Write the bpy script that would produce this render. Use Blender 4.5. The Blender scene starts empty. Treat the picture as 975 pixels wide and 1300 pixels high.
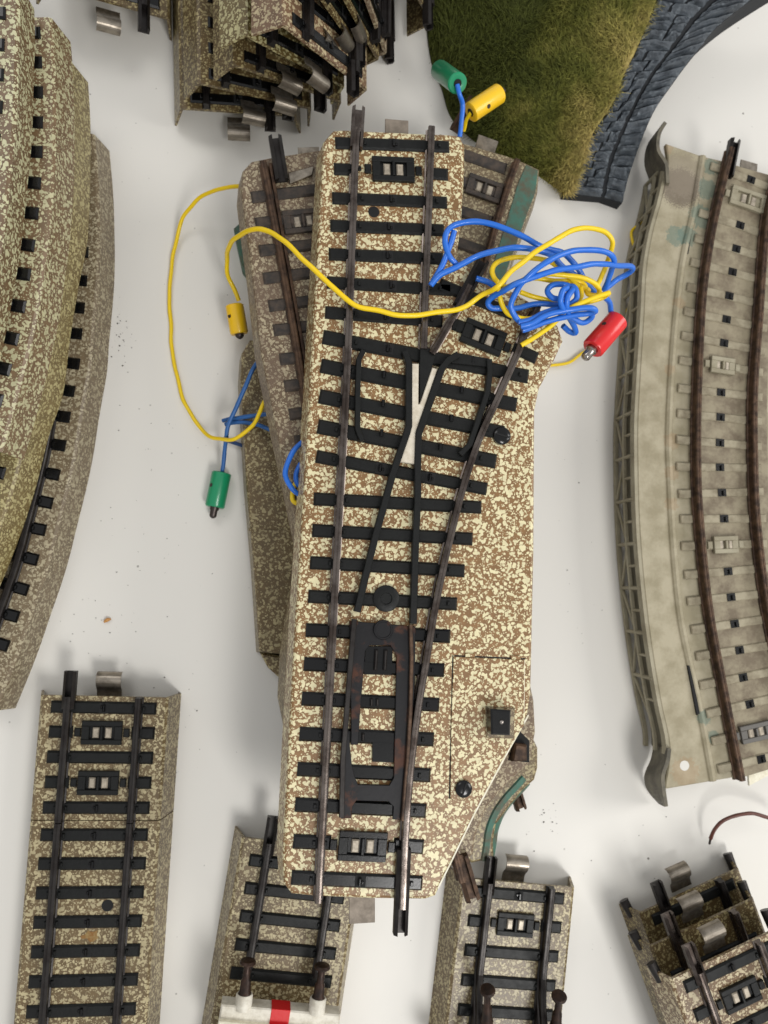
import bpy, bmesh, math, random
from mathutils import Vector, Matrix
random.seed(7)
S = 0.01                      # 1 mm -> 0.01 units
sc = bpy.context.scene
COL = sc.collection
# ------------------------------------------------------------ camera
F = 985.0; CX, CY = 487.5, 650.0
nad = Vector(((350-CX)/F, -(740-CY)/F, -1)).normalized()
zc = -nad
xc = (Vector((1,0,0)) - zc*zc.x).normalized()
yc = zc.cross(xc)
R3 = Matrix((xc, yc, zc))            # camera -> world
DEPTH = 212.0
CAM = -(R3 @ Vector((0,0,-1)))*DEPTH
cam_d = bpy.data.cameras.new('camera'); cam = bpy.data.objects.new('camera', cam_d); COL.objects.link(cam)
cam.matrix_world = Matrix.Translation(CAM*S) @ R3.to_4x4()
cam_d.sensor_fit = 'VERTICAL'; cam_d.sensor_height = 24; cam_d.lens = 24*F/1300
cam_d.clip_start = 0.01; cam_d.clip_end = 200
cam_d.dof.use_dof = True; cam_d.dof.focus_distance = 1.66; cam_d.dof.aperture_fstop = 1.9
sc.camera = cam
# ------------------------------------------------------------ light
w = bpy.data.worlds.new('World'); sc.world = w; w.use_nodes = True
w.node_tree.nodes['Background'].inputs[0].default_value = (0.975, 0.985, 1.0, 1)
w.node_tree.nodes['Background'].inputs[1].default_value = 0.56
def area(name, loc, size, power, col=(1, 0.985, 0.96), sy=None, target=(0,0,0)):
    d = bpy.data.lights.new(name, 'AREA'); d.shape = 'RECTANGLE'; d.size = size*S; d.size_y = (sy or size)*S
    d.energy = power; d.color = col
    o = bpy.data.objects.new(name, d); COL.objects.link(o)
    o.location = Vector(loc)*S
    o.rotation_euler = (Vector(target)-Vector(loc)).to_track_quat('-Z', 'Y').to_euler()
    return o
area('ceiling_lamp', (190, -420, 640), 150, 275, sy=260)
area('window_lamp', (640, 60, 470), 330, 235, (1,0.98,0.95), sy=330)
area('far_ceiling_lamp', (-330, 420, 650), 260, 80, sy=260)
sc.view_settings.view_transform = 'Standard'; sc.view_settings.look = 'None'; sc.view_settings.exposure = 0.0
sc.render.engine = 'CYCLES'
sc.render.resolution_x = 768; sc.render.resolution_y = 1024
# ------------------------------------------------------------ helpers
def P(px, py, z=0.0):
    d = R3 @ Vector(((px-CX)/F, -(py-CY)/F, -1))
    return CAM + d*((z-CAM.z)/d.z)
def PL(pts, z): return [P(a, b, z) for a, b in pts]
def lin(h):
    h = h.lstrip('#'); c = [int(h[i:i+2],16)/255 for i in (0,2,4)]
    return tuple((x/12.92 if x <= .04045 else ((x+.055)/1.055)**2.4) for x in c)+(1,)
def smooth(pts, n=6, closed=False):
    pts = [Vector(p) for p in pts]; out = []
    if len(pts) < 3: return pts
    N = len(pts)
    for i in range(N-1):
        p0 = pts[i-1] if i else pts[0]*2-pts[1]; p1 = pts[i]; p2 = pts[i+1]; p3 = pts[i+2] if i+2 < N else pts[-1]*2-pts[-2]
        for k in range(n):
            t = k/n
            out.append(0.5*((2*p1)+(p2-p0)*t+(2*p0-5*p1+4*p2-p3)*t*t+(3*p1-p0-3*p2+p3)*t**3))
    out.append(pts[-1]); return out
def resample(pts, step):
    out = [pts[0].copy()]; acc = 0
    for a, b in zip(pts, pts[1:]):
        L = (b-a).length
        if L < 1e-6: continue
        t = step-acc
        while t <= L:
            out.append(a+(b-a)*(t/L)); t += step
        acc = L-(t-step)
    return out
def area2(poly):
    return sum(a.x*b.y-b.x*a.y for a, b in zip(poly, poly[1:]+poly[:1]))/2
def offset(poly, d):
    """offset a CCW polygon outward by d (mm)"""
    n = len(poly); out = []
    for i in range(n):
        a, b, c = poly[i-1], poly[i], poly[(i+1) % n]
        e1 = (b-a).to_2d().normalized(); e2 = (c-b).to_2d().normalized()
        n1 = Vector((e1.y, -e1.x)); n2 = Vector((e2.y, -e2.x))
        m = n1+n2; L = m.length
        if L < 1e-4: m = n1; k = 1
        else:
            m = m/L; k = min(1/max(m.dot(n1), .35), 2.2)
        out.append(Vector((b.x+m.x*d*k, b.y+m.y*d*k, b.z)))
    return out
class MB:
    def __init__(s): s.v = []; s.f = []; s.sm = []
    def add(s, vs, fs, sm=False):
        o = len(s.v); s.v += [Vector(v) for v in vs]; s.f += [tuple(o+i for i in f) for f in fs]; s.sm += [sm]*len(fs); return s
    def rings(s, rings, cap0=True, cap1=True, closed=True, sm=False):
        n = len(rings[0]); vs = [v for r in rings for v in r]; fs = []
        for k in range(len(rings)-1):
            for i in range(n if closed else n-1):
                j = (i+1) % n
                fs.append((k*n+i, k*n+j, (k+1)*n+j, (k+1)*n+i))
        s.add(vs, fs, sm)
        o = len(s.v)-len(vs)
        if cap0: s.f.append(tuple(o+i for i in reversed(range(n)))); s.sm.append(False)
        if cap1: s.f.append(tuple(o+(len(rings)-1)*n+i for i in range(n))); s.sm.append(False)
        return s
    def prism(s, poly, z0, z1, c=0.15):
        poly = [Vector((p[0], p[1], 0)) for p in poly]
        if area2(poly) < 0: poly = poly[::-1]
        r = [[Vector((p.x, p.y, z0)) for p in poly], [Vector((p.x, p.y, z1-c)) for p in poly]]
        if c > 0: r.append([Vector((p.x, p.y, z1)) for p in offset(poly, -c)])
        return s.rings(r)
    def bar(s, a, b, wd, z0, z1, c=0.12):
        a = Vector((a[0], a[1], 0)); b = Vector((b[0], b[1], 0)); d = (b-a).normalized(); n = Vector((d.y, -d.x, 0))*wd/2
        return s.prism([a-n, a+n, b+n, b-n], z0, z1, c)
    def sweep(s, path, prof, closed=True, caps=True, sm=False):
        """prof: list of (u,h); u to the right of travel in xy, h up"""
        rings = []
        n = len(path)
        for i, p in enumerate(path):
            t = (path[min(i+1, n-1)]-path[max(i-1, 0)]); t.z = 0; t.normalize()
            r = Vector((t.y, -t.x, 0))
            rings.append([p+r*u+Vector((0,0,h)) for u, h in prof])
        return s.rings(rings, caps, caps, closed, sm)
    def tube(s, path, rad, seg=10, cap=True):
        path = [Vector(p) for p in path]; n = len(path); rings = []
        t0 = (path[1]-path[0]).normalized(); up = Vector((0,0,1)) if abs(t0.z) < .9 else Vector((1,0,0))
        u = t0.cross(up).normalized()
        for i, p in enumerate(path):
            t = (path[min(i+1, n-1)]-path[max(i-1, 0)]).normalized()
            u = (u-t*u.dot(t)).normalized(); v = t.cross(u)
            r = rad[i] if isinstance(rad, (list, tuple)) else rad
            rings.append([p+(u*math.cos(2*math.pi*k/seg)+v*math.sin(2*math.pi*k/seg))*r for k in range(seg)])
        return s.rings(rings, cap, cap, True, True)
    def lathe(s, a, b, prof, seg=24):
        """prof: (t along a->b in mm, radius)"""
        a = Vector(a); b = Vector(b); t = (b-a).normalized(); up = Vector((0,0,1)) if abs(t.z) < .9 else Vector((1,0,0))
        u = t.cross(up).normalized(); v = t.cross(u); rings = []
        for d, r in prof:
            rings.append([a+t*d+(u*math.cos(2*math.pi*k/seg)-v*math.sin(2*math.pi*k/seg))*max(r, .001) for k in range(seg)])
        s.rings(rings, True, True, True, True); return s
def obj(name, mb, mat, parent=None, bevel=0):
    me = bpy.data.meshes.new(name)
    inv = parent.matrix_world.inverted() if parent and not parent.get('local') else None
    vs = [v*S for v in mb.v]
    if inv is not None: vs = [inv @ v for v in vs]
    me.from_pydata([tuple(v) for v in vs], [], mb.f)
    bm = bmesh.new(); bm.from_mesh(me); bmesh.ops.recalc_face_normals(bm, faces=bm.faces)
    if any(mb.sm):
        for e in bm.edges:
            if len(e.link_faces) == 2 and e.calc_face_angle(0) > .7: e.smooth = False
    bm.to_mesh(me); bm.free()
    for p, sflag in zip(me.polygons, mb.sm): p.use_smooth = sflag
    me.materials.append(mat)
    o = bpy.data.objects.new(name, me); COL.objects.link(o)
    if parent: o.parent = parent
    return o
def sub(name, mb, mat, part, root):
    """sub-part: geometry in the root's frame, parented to a part (parts sit at identity under the root)"""
    o = obj(name, mb, mat, root); o.parent = part; return o
def thing(name, label, cat, loc=(0,0,0), M=None, group=None):
    o = bpy.data.objects.new(name, None); COL.objects.link(o); o.empty_display_size = .05
    if M is not None:
        o.matrix_world = M; o['local'] = 1
    else: o.matrix_world = Matrix.Translation(Vector(loc)*S)
    o['label'] = label; o['category'] = cat
    if group: o['group'] = group
    return o
# ------------------------------------------------------------ materials
def mat(name, col, rough=.5, metal=0, coat=0, bump=0, bscale=200, spec=.5, var=0, vscale=40, col2=None, p0=.38, p1=.6):
    m = bpy.data.materials.new(name); m.use_nodes = True; nt = m.node_tree; b = nt.nodes['Principled BSDF']
    c = lin(col); b.inputs['Base Color'].default_value = c
    b.inputs['Roughness'].default_value = rough; b.inputs['Metallic'].default_value = metal
    b.inputs['Coat Weight'].default_value = coat; b.inputs['Specular IOR Level'].default_value = spec
    tc = nt.nodes.new('ShaderNodeTexCoord')
    if var or col2:
        n = nt.nodes.new('ShaderNodeTexNoise'); n.inputs['Scale'].default_value = vscale; n.inputs['Detail'].default_value = 5
        n.inputs['Roughness'].default_value = .65
        nt.links.new(tc.outputs['Object'], n.inputs['Vector'])
        r = nt.nodes.new('ShaderNodeValToRGB'); nt.links.new(n.outputs['Fac'], r.inputs[0])
        c2 = lin(col2) if col2 else tuple(x*(1-var) for x in c[:3])+(1,)
        r.color_ramp.elements[0].color = c2; r.color_ramp.elements[1].color = c
        r.color_ramp.elements[0].position = p0; r.color_ramp.elements[1].position = p1
        nt.links.new(r.outputs[0], b.inputs['Base Color'])
        mr = nt.nodes.new('ShaderNodeMapRange'); mr.inputs['To Min'].default_value = min(1, rough+.18); mr.inputs['To Max'].default_value = max(.05, rough-.08)
        nt.links.new(n.outputs['Fac'], mr.inputs['Value']); nt.links.new(mr.outputs[0], b.inputs['Roughness'])
    if bump:
        n2 = nt.nodes.new('ShaderNodeTexNoise'); n2.inputs['Scale'].default_value = bscale; n2.inputs['Detail'].default_value = 4
        nt.links.new(tc.outputs['Object'], n2.inputs['Vector'])
        bp = nt.nodes.new('ShaderNodeBump'); bp.inputs['Strength'].default_value = bump; bp.inputs['Distance'].default_value = .002
        nt.links.new(n2.outputs['Fac'], bp.inputs['Height']); nt.links.new(bp.outputs[0], b.inputs['Normal'])
    return m
def speckle(name, brown, cream, scale=85, thr=.5, rough=.42, dirt=0, dirtcol='#4a3a2a', seed=0, stretch=1.0, coat=.15):
    m = bpy.data.materials.new(name); m.use_nodes = True; nt = m.node_tree; N = nt.nodes; L = nt.links; b = N['Principled BSDF']
    tc = N.new('ShaderNodeTexCoord'); mp = N.new('ShaderNodeMapping'); mp.inputs['Location'].default_value = (seed*3.1, seed*1.7, seed)
    L.new(tc.outputs['Object'], mp.inputs['Vector'])
    def noise(sc_, det, dist=0, rgh=.5):
        n = N.new('ShaderNodeTexNoise'); n.inputs['Scale'].default_value = sc_; n.inputs['Detail'].default_value = det
        n.inputs['Distortion'].default_value = dist; n.inputs['Roughness'].default_value = rgh
        L.new(mp.outputs[0], n.inputs['Vector']); return n
    def ramp(src, a, b_):
        r = N.new('ShaderNodeMapRange'); r.interpolation_type = 'SMOOTHSTEP'
        r.inputs['From Min'].default_value = a; r.inputs['From Max'].default_value = b_; L.new(src, r.inputs['Value']); return r
    warp = noise(scale*.9, 1.5); 
    wv = N.new('ShaderNodeVectorMath'); wv.operation = 'SUBTRACT'; L.new(warp.outputs['Color'], wv.inputs[0]); wv.inputs[1].default_value = (.5,.5,.5)
    ws = N.new('ShaderNodeVectorMath'); ws.operation = 'SCALE'; ws.inputs['Scale'].default_value = .9/scale; L.new(wv.outputs[0], ws.inputs[0])
    wa = N.new('ShaderNodeVectorMath'); wa.operation = 'ADD'; L.new(mp.outputs[0], wa.inputs[0]); L.new(ws.outputs[0], wa.inputs[1])
    def blobs(sc_, cut, wob):
        v = N.new('ShaderNodeTexVoronoi'); v.feature = 'SMOOTH_F1'; v.inputs['Scale'].default_value = sc_; v.inputs['Smoothness'].default_value = .22
        L.new(wa.outputs[0], v.inputs['Vector'])
        n = noise(sc_*.62, 1)
        m_ = N.new('ShaderNodeMath'); m_.operation = 'MULTIPLY_ADD'; m_.inputs[1].default_value = wob; L.new(n.outputs['Fac'], m_.inputs[0]); m_.inputs[2].default_value = cut-.5*wob
        d_ = N.new('ShaderNodeMath'); d_.operation = 'SUBTRACT'; L.new(m_.outputs[0], d_.inputs[0]); L.new(v.outputs['Distance'], d_.inputs[1])
        return ramp(d_.outputs[0], -.02, .035)
    r1 = blobs(scale*1.25, .40+(.5-thr)*1.5, .85); r2 = blobs(scale*2.4, .27+(.5-thr), .6)
    mx = N.new('ShaderNodeMath'); mx.operation = 'MAXIMUM'; L.new(r1.outputs[0], mx.inputs[0]); L.new(r2.outputs[0], mx.inputs[1])
    # cream and brown tones each vary a little
    tone = noise(scale*.5, 3)
    def two(ca, cb):
        c = N.new('ShaderNodeMix'); c.data_type = 'RGBA'; c.inputs[6].default_value = ca; c.inputs[7].default_value = cb
        L.new(ramp(tone.outputs['Fac'], .4, .62).outputs[0], c.inputs[0]); return c
    cb = two(tuple(x*.82 for x in lin(brown)[:3])+(1,), lin(brown)); cc = two(lin(cream), tuple(min(1, x*.88) for x in lin(cream)[:3])+(1,))
    mix = N.new('ShaderNodeMix'); mix.data_type = 'RGBA'; L.new(mx.outputs[0], mix.inputs[0]); L.new(cb.outputs[2], mix.inputs[6]); L.new(cc.outputs[2], mix.inputs[7])
    out = mix.outputs[2]
    if dirt:
        dn = noise(scale*.13, 6, .3, .7); dn2 = noise(scale*1.4, 5, 0, .7)
        ad = N.new('ShaderNodeMath'); ad.operation = 'MULTIPLY_ADD'; ad.inputs[1].default_value = .35; L.new(dn2.outputs['Fac'], ad.inputs[0]); L.new(dn.outputs['Fac'], ad.inputs[2])
        dr = ramp(ad.outputs[0], .62-.12*dirt, .86-.12*dirt)
        ml = N.new('ShaderNodeMath'); ml.operation = 'MULTIPLY'; ml.inputs[1].default_value = min(1, dirt); L.new(dr.outputs[0], ml.inputs[0])
        d2 = N.new('ShaderNodeMix'); d2.data_type = 'RGBA'; L.new(ml.outputs[0], d2.inputs[0]); L.new(out, d2.inputs[6]); d2.inputs[7].default_value = lin(dirtcol)
        out = d2.outputs[2]
    L.new(out, b.inputs['Base Color'])
    b.inputs['Roughness'].default_value = rough; b.inputs['Coat Weight'].default_value = coat; b.inputs['Coat Roughness'].default_value = .3
    bp = N.new('ShaderNodeBump'); bp.inputs['Strength'].default_value = .35; bp.inputs['Distance'].default_value = .0012
    fine = noise(scale*3.5, 3)
    hh = N.new('ShaderNodeMath'); hh.operation = 'MULTIPLY_ADD'; hh.inputs[1].default_value = .5; L.new(fine.outputs['Fac'], hh.inputs[0]); L.new(mx.outputs[0], hh.inputs[2])
    L.new(hh.outputs[0], bp.inputs['Height']); L.new(bp.outputs[0], b.inputs['Normal'])
    return m
M_main = speckle('litho_main', '#87643b', '#dcd2a8', 96, .474)
M_low  = speckle('litho_low', '#6b5838', '#b7aa84', 104, .482, seed=1, dirt=.3, dirtcol='#55452c')
M_left = [speckle('litho_umber', '#6e563a', '#c2bf98', 84, .482, seed=2), speckle('litho_taupe', '#755d40', '#bdb891', 88, .482, seed=3),
          speckle('litho_ochre', '#75643c', '#b3a878', 94, .485, seed=4, dirt=.3, dirtcol='#7d7048'), speckle('litho_grey', '#74644a', '#ada285', 96, .485, seed=5, dirt=.3, dirtcol='#6b5b47')]
M_dirty = speckle('litho_dirty', '#705c45', '#b3a688', 98, .48, seed=6, dirt=.6, dirtcol='#6a5747', rough=.6)
M_t3 = speckle('litho_old', '#75634a', '#b8ab88', 98, .5, seed=7, dirt=.55, dirtcol='#655840', rough=.55)
M_t4 = speckle('litho_older', '#6b5734', '#b0a278', 96, .5, seed=8, dirt=.35, dirtcol='#54452a')
M_stack = speckle('litho_stack', '#5f4d2f', '#a89a6e', 98, .5, seed=9, dirt=.45, dirtcol='#463922')
M_stackp = speckle('litho_stack_pale', '#755a42', '#b9a985', 80, .49, seed=10, dirt=.2)
M_stacky = speckle('litho_stack_cream', '#6b5a31', '#bdb586', 78, .48, seed=11, dirt=.2)
M_shine = speckle('litho_shine', '#6f5639', '#c0b290', 94, .48, seed=12, rough=.3, dirt=.2, dirtcol='#5a4930')
M_black = mat('sleeper_black', '#181918', .4, coat=.0, spec=.24, bump=.25, bscale=260, var=.35, vscale=60)
M_gloss = mat('gloss_black', '#0c0c0c', .2, coat=.0, spec=.4, bump=.04, bscale=200)
M_dull = mat('sleeper_worn', '#2f2a26', .65, bump=.3, col2='#4b4037', vscale=45)
M_rail = mat('rail_metal', '#756c66', .22, metal=.9, bump=.08, bscale=120, col2='#473e39', vscale=14)
M_railk = mat('rail_black', '#34312f', .34, metal=.6, bump=.1, bscale=120, col2='#231e1c', vscale=20)
M_railr = mat('rail_rust', '#5b4534', .5, metal=.5, bump=.3, bscale=150, col2='#33251c', vscale=40)
M_silver = mat('clip_steel', '#a0978a', .36, metal=.9, bump=.1, bscale=120, col2='#766e63', vscale=30)
M_pad = mat('contact_pad', '#b3a896', .38, metal=.25, col2='#8f8576', vscale=60)
M_frog = mat('frog_cream', '#d8cfbd', .5, bump=.2, bscale=160, col2='#c3b8a4', vscale=50)
M_rust = mat('rusty_plate', '#171618', .42, metal=.15, spec=.3, bump=.12, bscale=120, col2='#4a2c1e', vscale=16, p0=.36, p1=.46)
M_blue = mat('blue_pvc', '#1f6bd0', .38, coat=.15); M_yel = mat('yellow_pvc', '#f0cc0c', .4, coat=.1)
M_navy = mat('navy_pvc', '#173a6b', .45)
M_brownw = mat('brown_pvc', '#5b3226', .45); M_green = mat('green_plastic', '#0f8a5c', .36, coat=.2, bump=.08, bscale=90)
M_yplug = mat('yellow_plastic', '#f2c21a', .38, coat=.2, bump=.08, bscale=90); M_red = mat('red_plastic', '#d91f22', .34, coat=.25, bump=.08, bscale=90)
M_nickel = mat('nickel', '#a19a93', .24, metal=1, bump=.1, bscale=100); M_darkpin = mat('dark_pin', '#4a4340', .4, metal=.8)
M_teal = mat('teal_paint', '#3f6a5b', .55, bump=.4, bscale=90, col2='#54503f', vscale=28)
M_white = mat('white_paint', '#d9d4c6', .5, bump=.25, bscale=150, col2='#b9b2a2', vscale=30)
M_cream = mat('cream_paint', '#e6e1cd', .5, bump=.25, bscale=150, col2='#d5ceb6', vscale=60)
M_redp = mat('red_paint', '#c4181b', .45, bump=.2, bscale=150)
M_hole = mat('hole_dark', '#0a0a0a', .8)
# ------------------------------------------------------------ table
def table_mat():
    m = bpy.data.materials.new('table_laminate'); m.use_nodes = True; nt = m.node_tree; N = nt.nodes; L = nt.links; b = N['Principled BSDF']
    tc = N.new('ShaderNodeTexCoord')
    b.inputs['Roughness'].default_value = .38; b.inputs['Specular IOR Level'].default_value = .4
    def vor(scale, rad, lo):
        v = N.new('ShaderNodeTexVoronoi'); v.inputs['Scale'].default_value = scale; L.new(tc.outputs['Object'], v.inputs['Vector'])
        wn = N.new('ShaderNodeTexNoise'); wn.inputs['Scale'].default_value = scale*4; L.new(tc.outputs['Object'], wn.inputs['Vector'])
        ad = N.new('ShaderNodeMath'); ad.operation = 'MULTIPLY_ADD'; ad.inputs[1].default_value = .10; L.new(wn.outputs['Fac'], ad.inputs[0]); L.new(v.outputs['Distance'], ad.inputs[2])
        r = N.new('ShaderNodeMapRange'); r.inputs['From Min'].default_value = rad+.05; r.inputs['From Max'].default_value = rad+.065
        r.inputs['To Min'].default_value = 1; r.inputs['To Max'].default_value = 0; L.new(ad.outputs[0], r.inputs['Value'])
        sx = N.new('ShaderNodeSeparateColor'); L.new(v.outputs['Color'], sx.inputs[0])
        g = N.new('ShaderNodeMath'); g.operation = 'GREATER_THAN'; g.inputs[1].default_value = lo; L.new(sx.outputs[0], g.inputs[0])
        mu = N.new('ShaderNodeMath'); mu.operation = 'MULTIPLY'; L.new(g.outputs[0], mu.inputs[0]); L.new(r.outputs[0], mu.inputs[1]); 
        m2 = N.new('ShaderNodeMath'); m2.operation = 'MULTIPLY'; L.new(mu.outputs[0], m2.inputs[0]); L.new(sx.outputs[1], m2.inputs[1]); return m2
    a = vor(16, .035, .45); c = vor(42, .05, .75)
    ad = N.new('ShaderNodeMath'); ad.operation = 'MAXIMUM'; L.new(a.outputs[0], ad.inputs[0]); L.new(c.outputs[0], ad.inputs[1])
    sm = N.new('ShaderNodeTexNoise'); sm.inputs['Scale'].default_value = 2.2; sm.inputs['Detail'].default_value = 6; L.new(tc.outputs['Object'], sm.inputs['Vector'])
    base = N.new('ShaderNodeMix'); base.data_type = 'RGBA'; base.inputs[6].default_value = lin('#dad7d0'); base.inputs[7].default_value = lin('#e1ded7')
    L.new(sm.outputs['Fac'], base.inputs[0])
    mix = N.new('ShaderNodeMix'); mix.data_type = 'RGBA'; L.new(ad.outputs[0], mix.inputs[0]); L.new(base.outputs[2], mix.inputs[6]); mix.inputs[7].default_value = lin('#5d564c')
    L.new(mix.outputs[2], b.inputs['Base Color']); return m
tb = MB(); tb.prism([(-450,-450),(450,-450),(450,450),(-450,450)], -18, 0, .3)
tbl = obj('table_top', tb, table_mat()); tbl['kind'] = 'structure'
# ------------------------------------------------------------ rail / sleeper profiles
RAIL = [(-1.05,0),(1.05,0),(1.05,.35),(.72,.5),(.55,1.5),(.8,1.8),(.74,2.3),(.5,2.48),(.12,2.5),(.06,2.42),(-.06,2.42),(-.12,2.5),(-.5,2.48),(-.74,2.3),(-.8,1.8),(-.55,1.5),(-.72,.5),(-1.05,.35)]
def prof_at(u0, k=1.0): return [(u0+u*k, h*k) for u, h in RAIL]
W0, W1, H = 17.2, 14.6, 8.4
SHELL = [(-W0,0),(-W1-.5,H-.5),(-W1+.2,H),(W1-.2,H),(W1+.5,H-.5),(W0,0),(W0-.6,0),(W1-.2,H-.9),(-W1+.2,H-.9),(-W0+.6,0)]
def joiner_prof(u0, wd=1.45):
    return [(u0-wd,0),(u0-wd,1.7),(u0-.75,2.35),(u0-.75,1.6),(u0-1.0,.5),(u0+1.0,.5),(u0+.75,1.6),(u0+.75,2.35),(u0+wd,1.7),(u0+wd,0)]
def clip_mb(c, d, z, L=5.2, wd=3.0):
    """curved spring clip; c = root point, d = outward unit, z = height of root"""
    m = MB(); n = Vector((d.y, -d.x, 0)); prof = [(0,0),(.25,.0),(.45,.25),(.6,.75),(.8,1.0),(1.0,.7)]
    pts = [c+d*(L*(a))+Vector((0,0,z+b*1.7)) for a, b in [(-.3,-.6),(0,-.45),(.18,-.1),(.35,.6),(.6,1.05),(.85,.95),(1.0,.35),(1.02,-.2)]]
    pts = smooth(pts, 3)
    top = [[p+n*wd, p-n*wd] for p in pts]; bot = [[p+n*wd-Vector((0,0,.35)), p-n*wd-Vector((0,0,.35))] for p in pts]
    rings = [[t[0], t[1], b[1], b[0]] for t, b in zip(top, bot)]
    m.rings(rings, sm=False); return m
def frame_parts(root, c, d, z, wd=9.5, ht=5.6, fm=None, scale=1.0):
    """contact frame at c (root space), along d (across the track)"""
    fm = fm or M_black
    n = Vector((-d.y, d.x, 0)); c = Vector(c); c.z = 0
    def q(a, b): return c+d*a*scale+n*b*scale
    m = MB(); w2, h2 = wd/2, ht/2
    m.bar(q(-w2,h2-.6), q(w2,h2-.6), 1.2*scale, z, z+1.0); m.bar(q(-w2,-h2+.6), q(w2,-h2+.6), 1.2*scale, z, z+1.0)
    m.bar(q(-w2+.9,-h2+1.2), q(-w2+.9,h2-1.2), 1.8*scale, z, z+.96); m.bar(q(w2-.9,-h2+1.2), q(w2-.9,h2-1.2), 1.8*scale, z, z+.96)
    m.bar(q(0,-h2+1.2), q(0,h2-1.2), .6*scale, z, z+1.3)
    m.bar(q(-w2+1.8,0), q(w2-1.8,0), (ht-2.4)*scale, z, z+.18, .02)
    o = obj('contact_frame', m, fm, root)
    for s in (-1, 1):
        p = MB(); p.bar(q(s*1.45,-1.25), q(s*1.45,1.25), 1.5*scale, z+.18, z+.8, .25)
        sub('contact_pad', p, M_pad, o, root)
    for s in (-1, 1):
        k = MB(); k.bar(q(s*(w2+1.0),-1.0), q(s*(w2+1.0),1.0), 1.4*scale, z, z+.7, .15); sub('contact_lug', k, fm, o, root)
    return o
def sleeper_mb(a, b, wd, z, gauge_pts=None, h=.55):
    m = MB(); m.bar(a, b, wd, z-.15, z+h+.1, .42)
    return m
def stud_parts(root, part, c, d, z, wd=2.0):
    n = Vector((-d.y, d.x, 0)); c = Vector((c[0], c[1], 0))
    ms = MB(); ms.bar(c-n*wd/2*1.2, c+n*wd/2*1.2, wd*1.15, z, z+.14, .02); sub('contact_slot', ms, M_hole, part, root); m = MB()
    m.bar(c-d*.15-n*.8, c-d*.15+n*.8, .55, z, z+1.0, .15); m.bar(c+d*.45-n*.5, c+d*.45+n*.1, .5, z, z+.5, .1)
    sub('contact_stud', m, M_gloss, part, root)
def track(root, path, mats, pitch=6.95, first=3.0, n=60, gauge=16.5, sl=12.4, frames=(), nostud=(), joint=(-1,), far_joint=(), clip=True, rails=(-1,1), rail_start=0, rail_cut=None, sw=2.9, rec=True, shell=SHELL, stud=True, jl=6.0):
    """root-space path (mm, at base height).  mats = (shell, sleeper, rail)"""
    zb = path[0].z
    obj('roadbed', MB().sweep(path, shell), mats[0], root)
    L = sum((b-a).length for a, b in zip(path, path[1:]))
    def at(s):
        acc = 0
        for a, b in zip(path, path[1:]):
            l = (b-a).length
            if acc+l >= s or b is path[-1]:
                t = (b-a).normalized(); return a+t*(s-acc), t
            acc += l
    k = 0; s = first
    while s < L-1.5 and k < n:
        p, t = at(s); r = Vector((t.y, -t.x, 0))
        if k in frames:
            for sg in (-1, 1):
                m = sleeper_mb(p+r*sg*(gauge/2-1.4), p+r*sg*sl, sw, zb+H)
                obj('sleeper', m, mats[1], root)
            frame_parts(root, p, r, zb+H, fm=mats[1])
        else:
            m = sleeper_mb(p-r*sl, p+r*sl, sw, zb+H)
            for sg in rails:
                for e in (-1.25, 1.25):
                    m.bar(p+r*(sg*gauge/2+e)-t*.45, p+r*(sg*gauge/2+e)+t*.45, .55, zb+H+.5, zb+H+1.1, .1)
            o = obj('sleeper', m, mats[1], root)
            if stud and k not in nostud: stud_parts(root, o, p, r, zb+H+.55)
        s += pitch; k += 1
    for sg in rails:
        pp = resample(path, 4) if len(path) > 2 else [path[0], path[-1]]
        pts = []
        for i in range(len(pp)):
            t = (pp[min(i+1, len(pp)-1)]-pp[max(i-1, 0)]).normalized(); r = Vector((t.y, -t.x, 0)); pts.append(pp[i]+r*sg*gauge/2+Vector((0,0,H+.1)))
        if rail_cut:
            d = (pts[-1]-pts[0]).normalized(); pts = [p for p in pts]; pts[-1] = pts[0]+d*rail_cut
        if sg in joint or sg in far_joint:
            pass
        o = obj('rail', MB().sweep(pts, prof_at(0)), mats[2], root)
        if sg in joint:
            d = (pts[1]-pts[0]).normalized(); j = [pts[0]-d*jl-Vector((0,0,.35)), pts[0]+d*3-Vector((0,0,.35))]
            sub('rail_joiner', MB().sweep(j, joiner_prof(0)), mats[2], o, root)
    if clip:
        p, t = at(0.01)
        obj('spring_clip', clip_mb(p-t*.2, -t, zb+H-4.0), M_silver, root)
def frame_from(px0, px1, zt, z0, roll=0, anchor_u=0, anchor_h=H):
    """matrix (units) whose +y runs from px0 towards px1 on plane zt; local (anchor_u,0,anchor_h) lands on px0"""
    a = P(*px0, zt); b = P(*px1, zt); d = b-a; d.z = 0; d.normalize()
    r = Vector((d.y, -d.x, 0))
    Rm = Matrix(((r.x, d.x, 0), (r.y, d.y, 0), (r.z, d.z, 1)))
    if roll: Rm = Rm @ Matrix.Rotation(math.radians(roll), 3, 'Y')
    loc = a - Rm @ Vector((anchor_u, 0, anchor_h))
    if z0 is not None: loc.z = z0
    return Matrix.Translation(loc*S) @ Rm.to_4x4()
def straight(L, z=0, curve=0):
    if not curve: return [Vector((0,0,z)), Vector((0,L,z))]
    out = []; R = curve
    for i in range(25):
        a = L*i/24/R; out.append(Vector((-R+R*math.cos(a), R*math.sin(a), z)))
    return out
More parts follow.
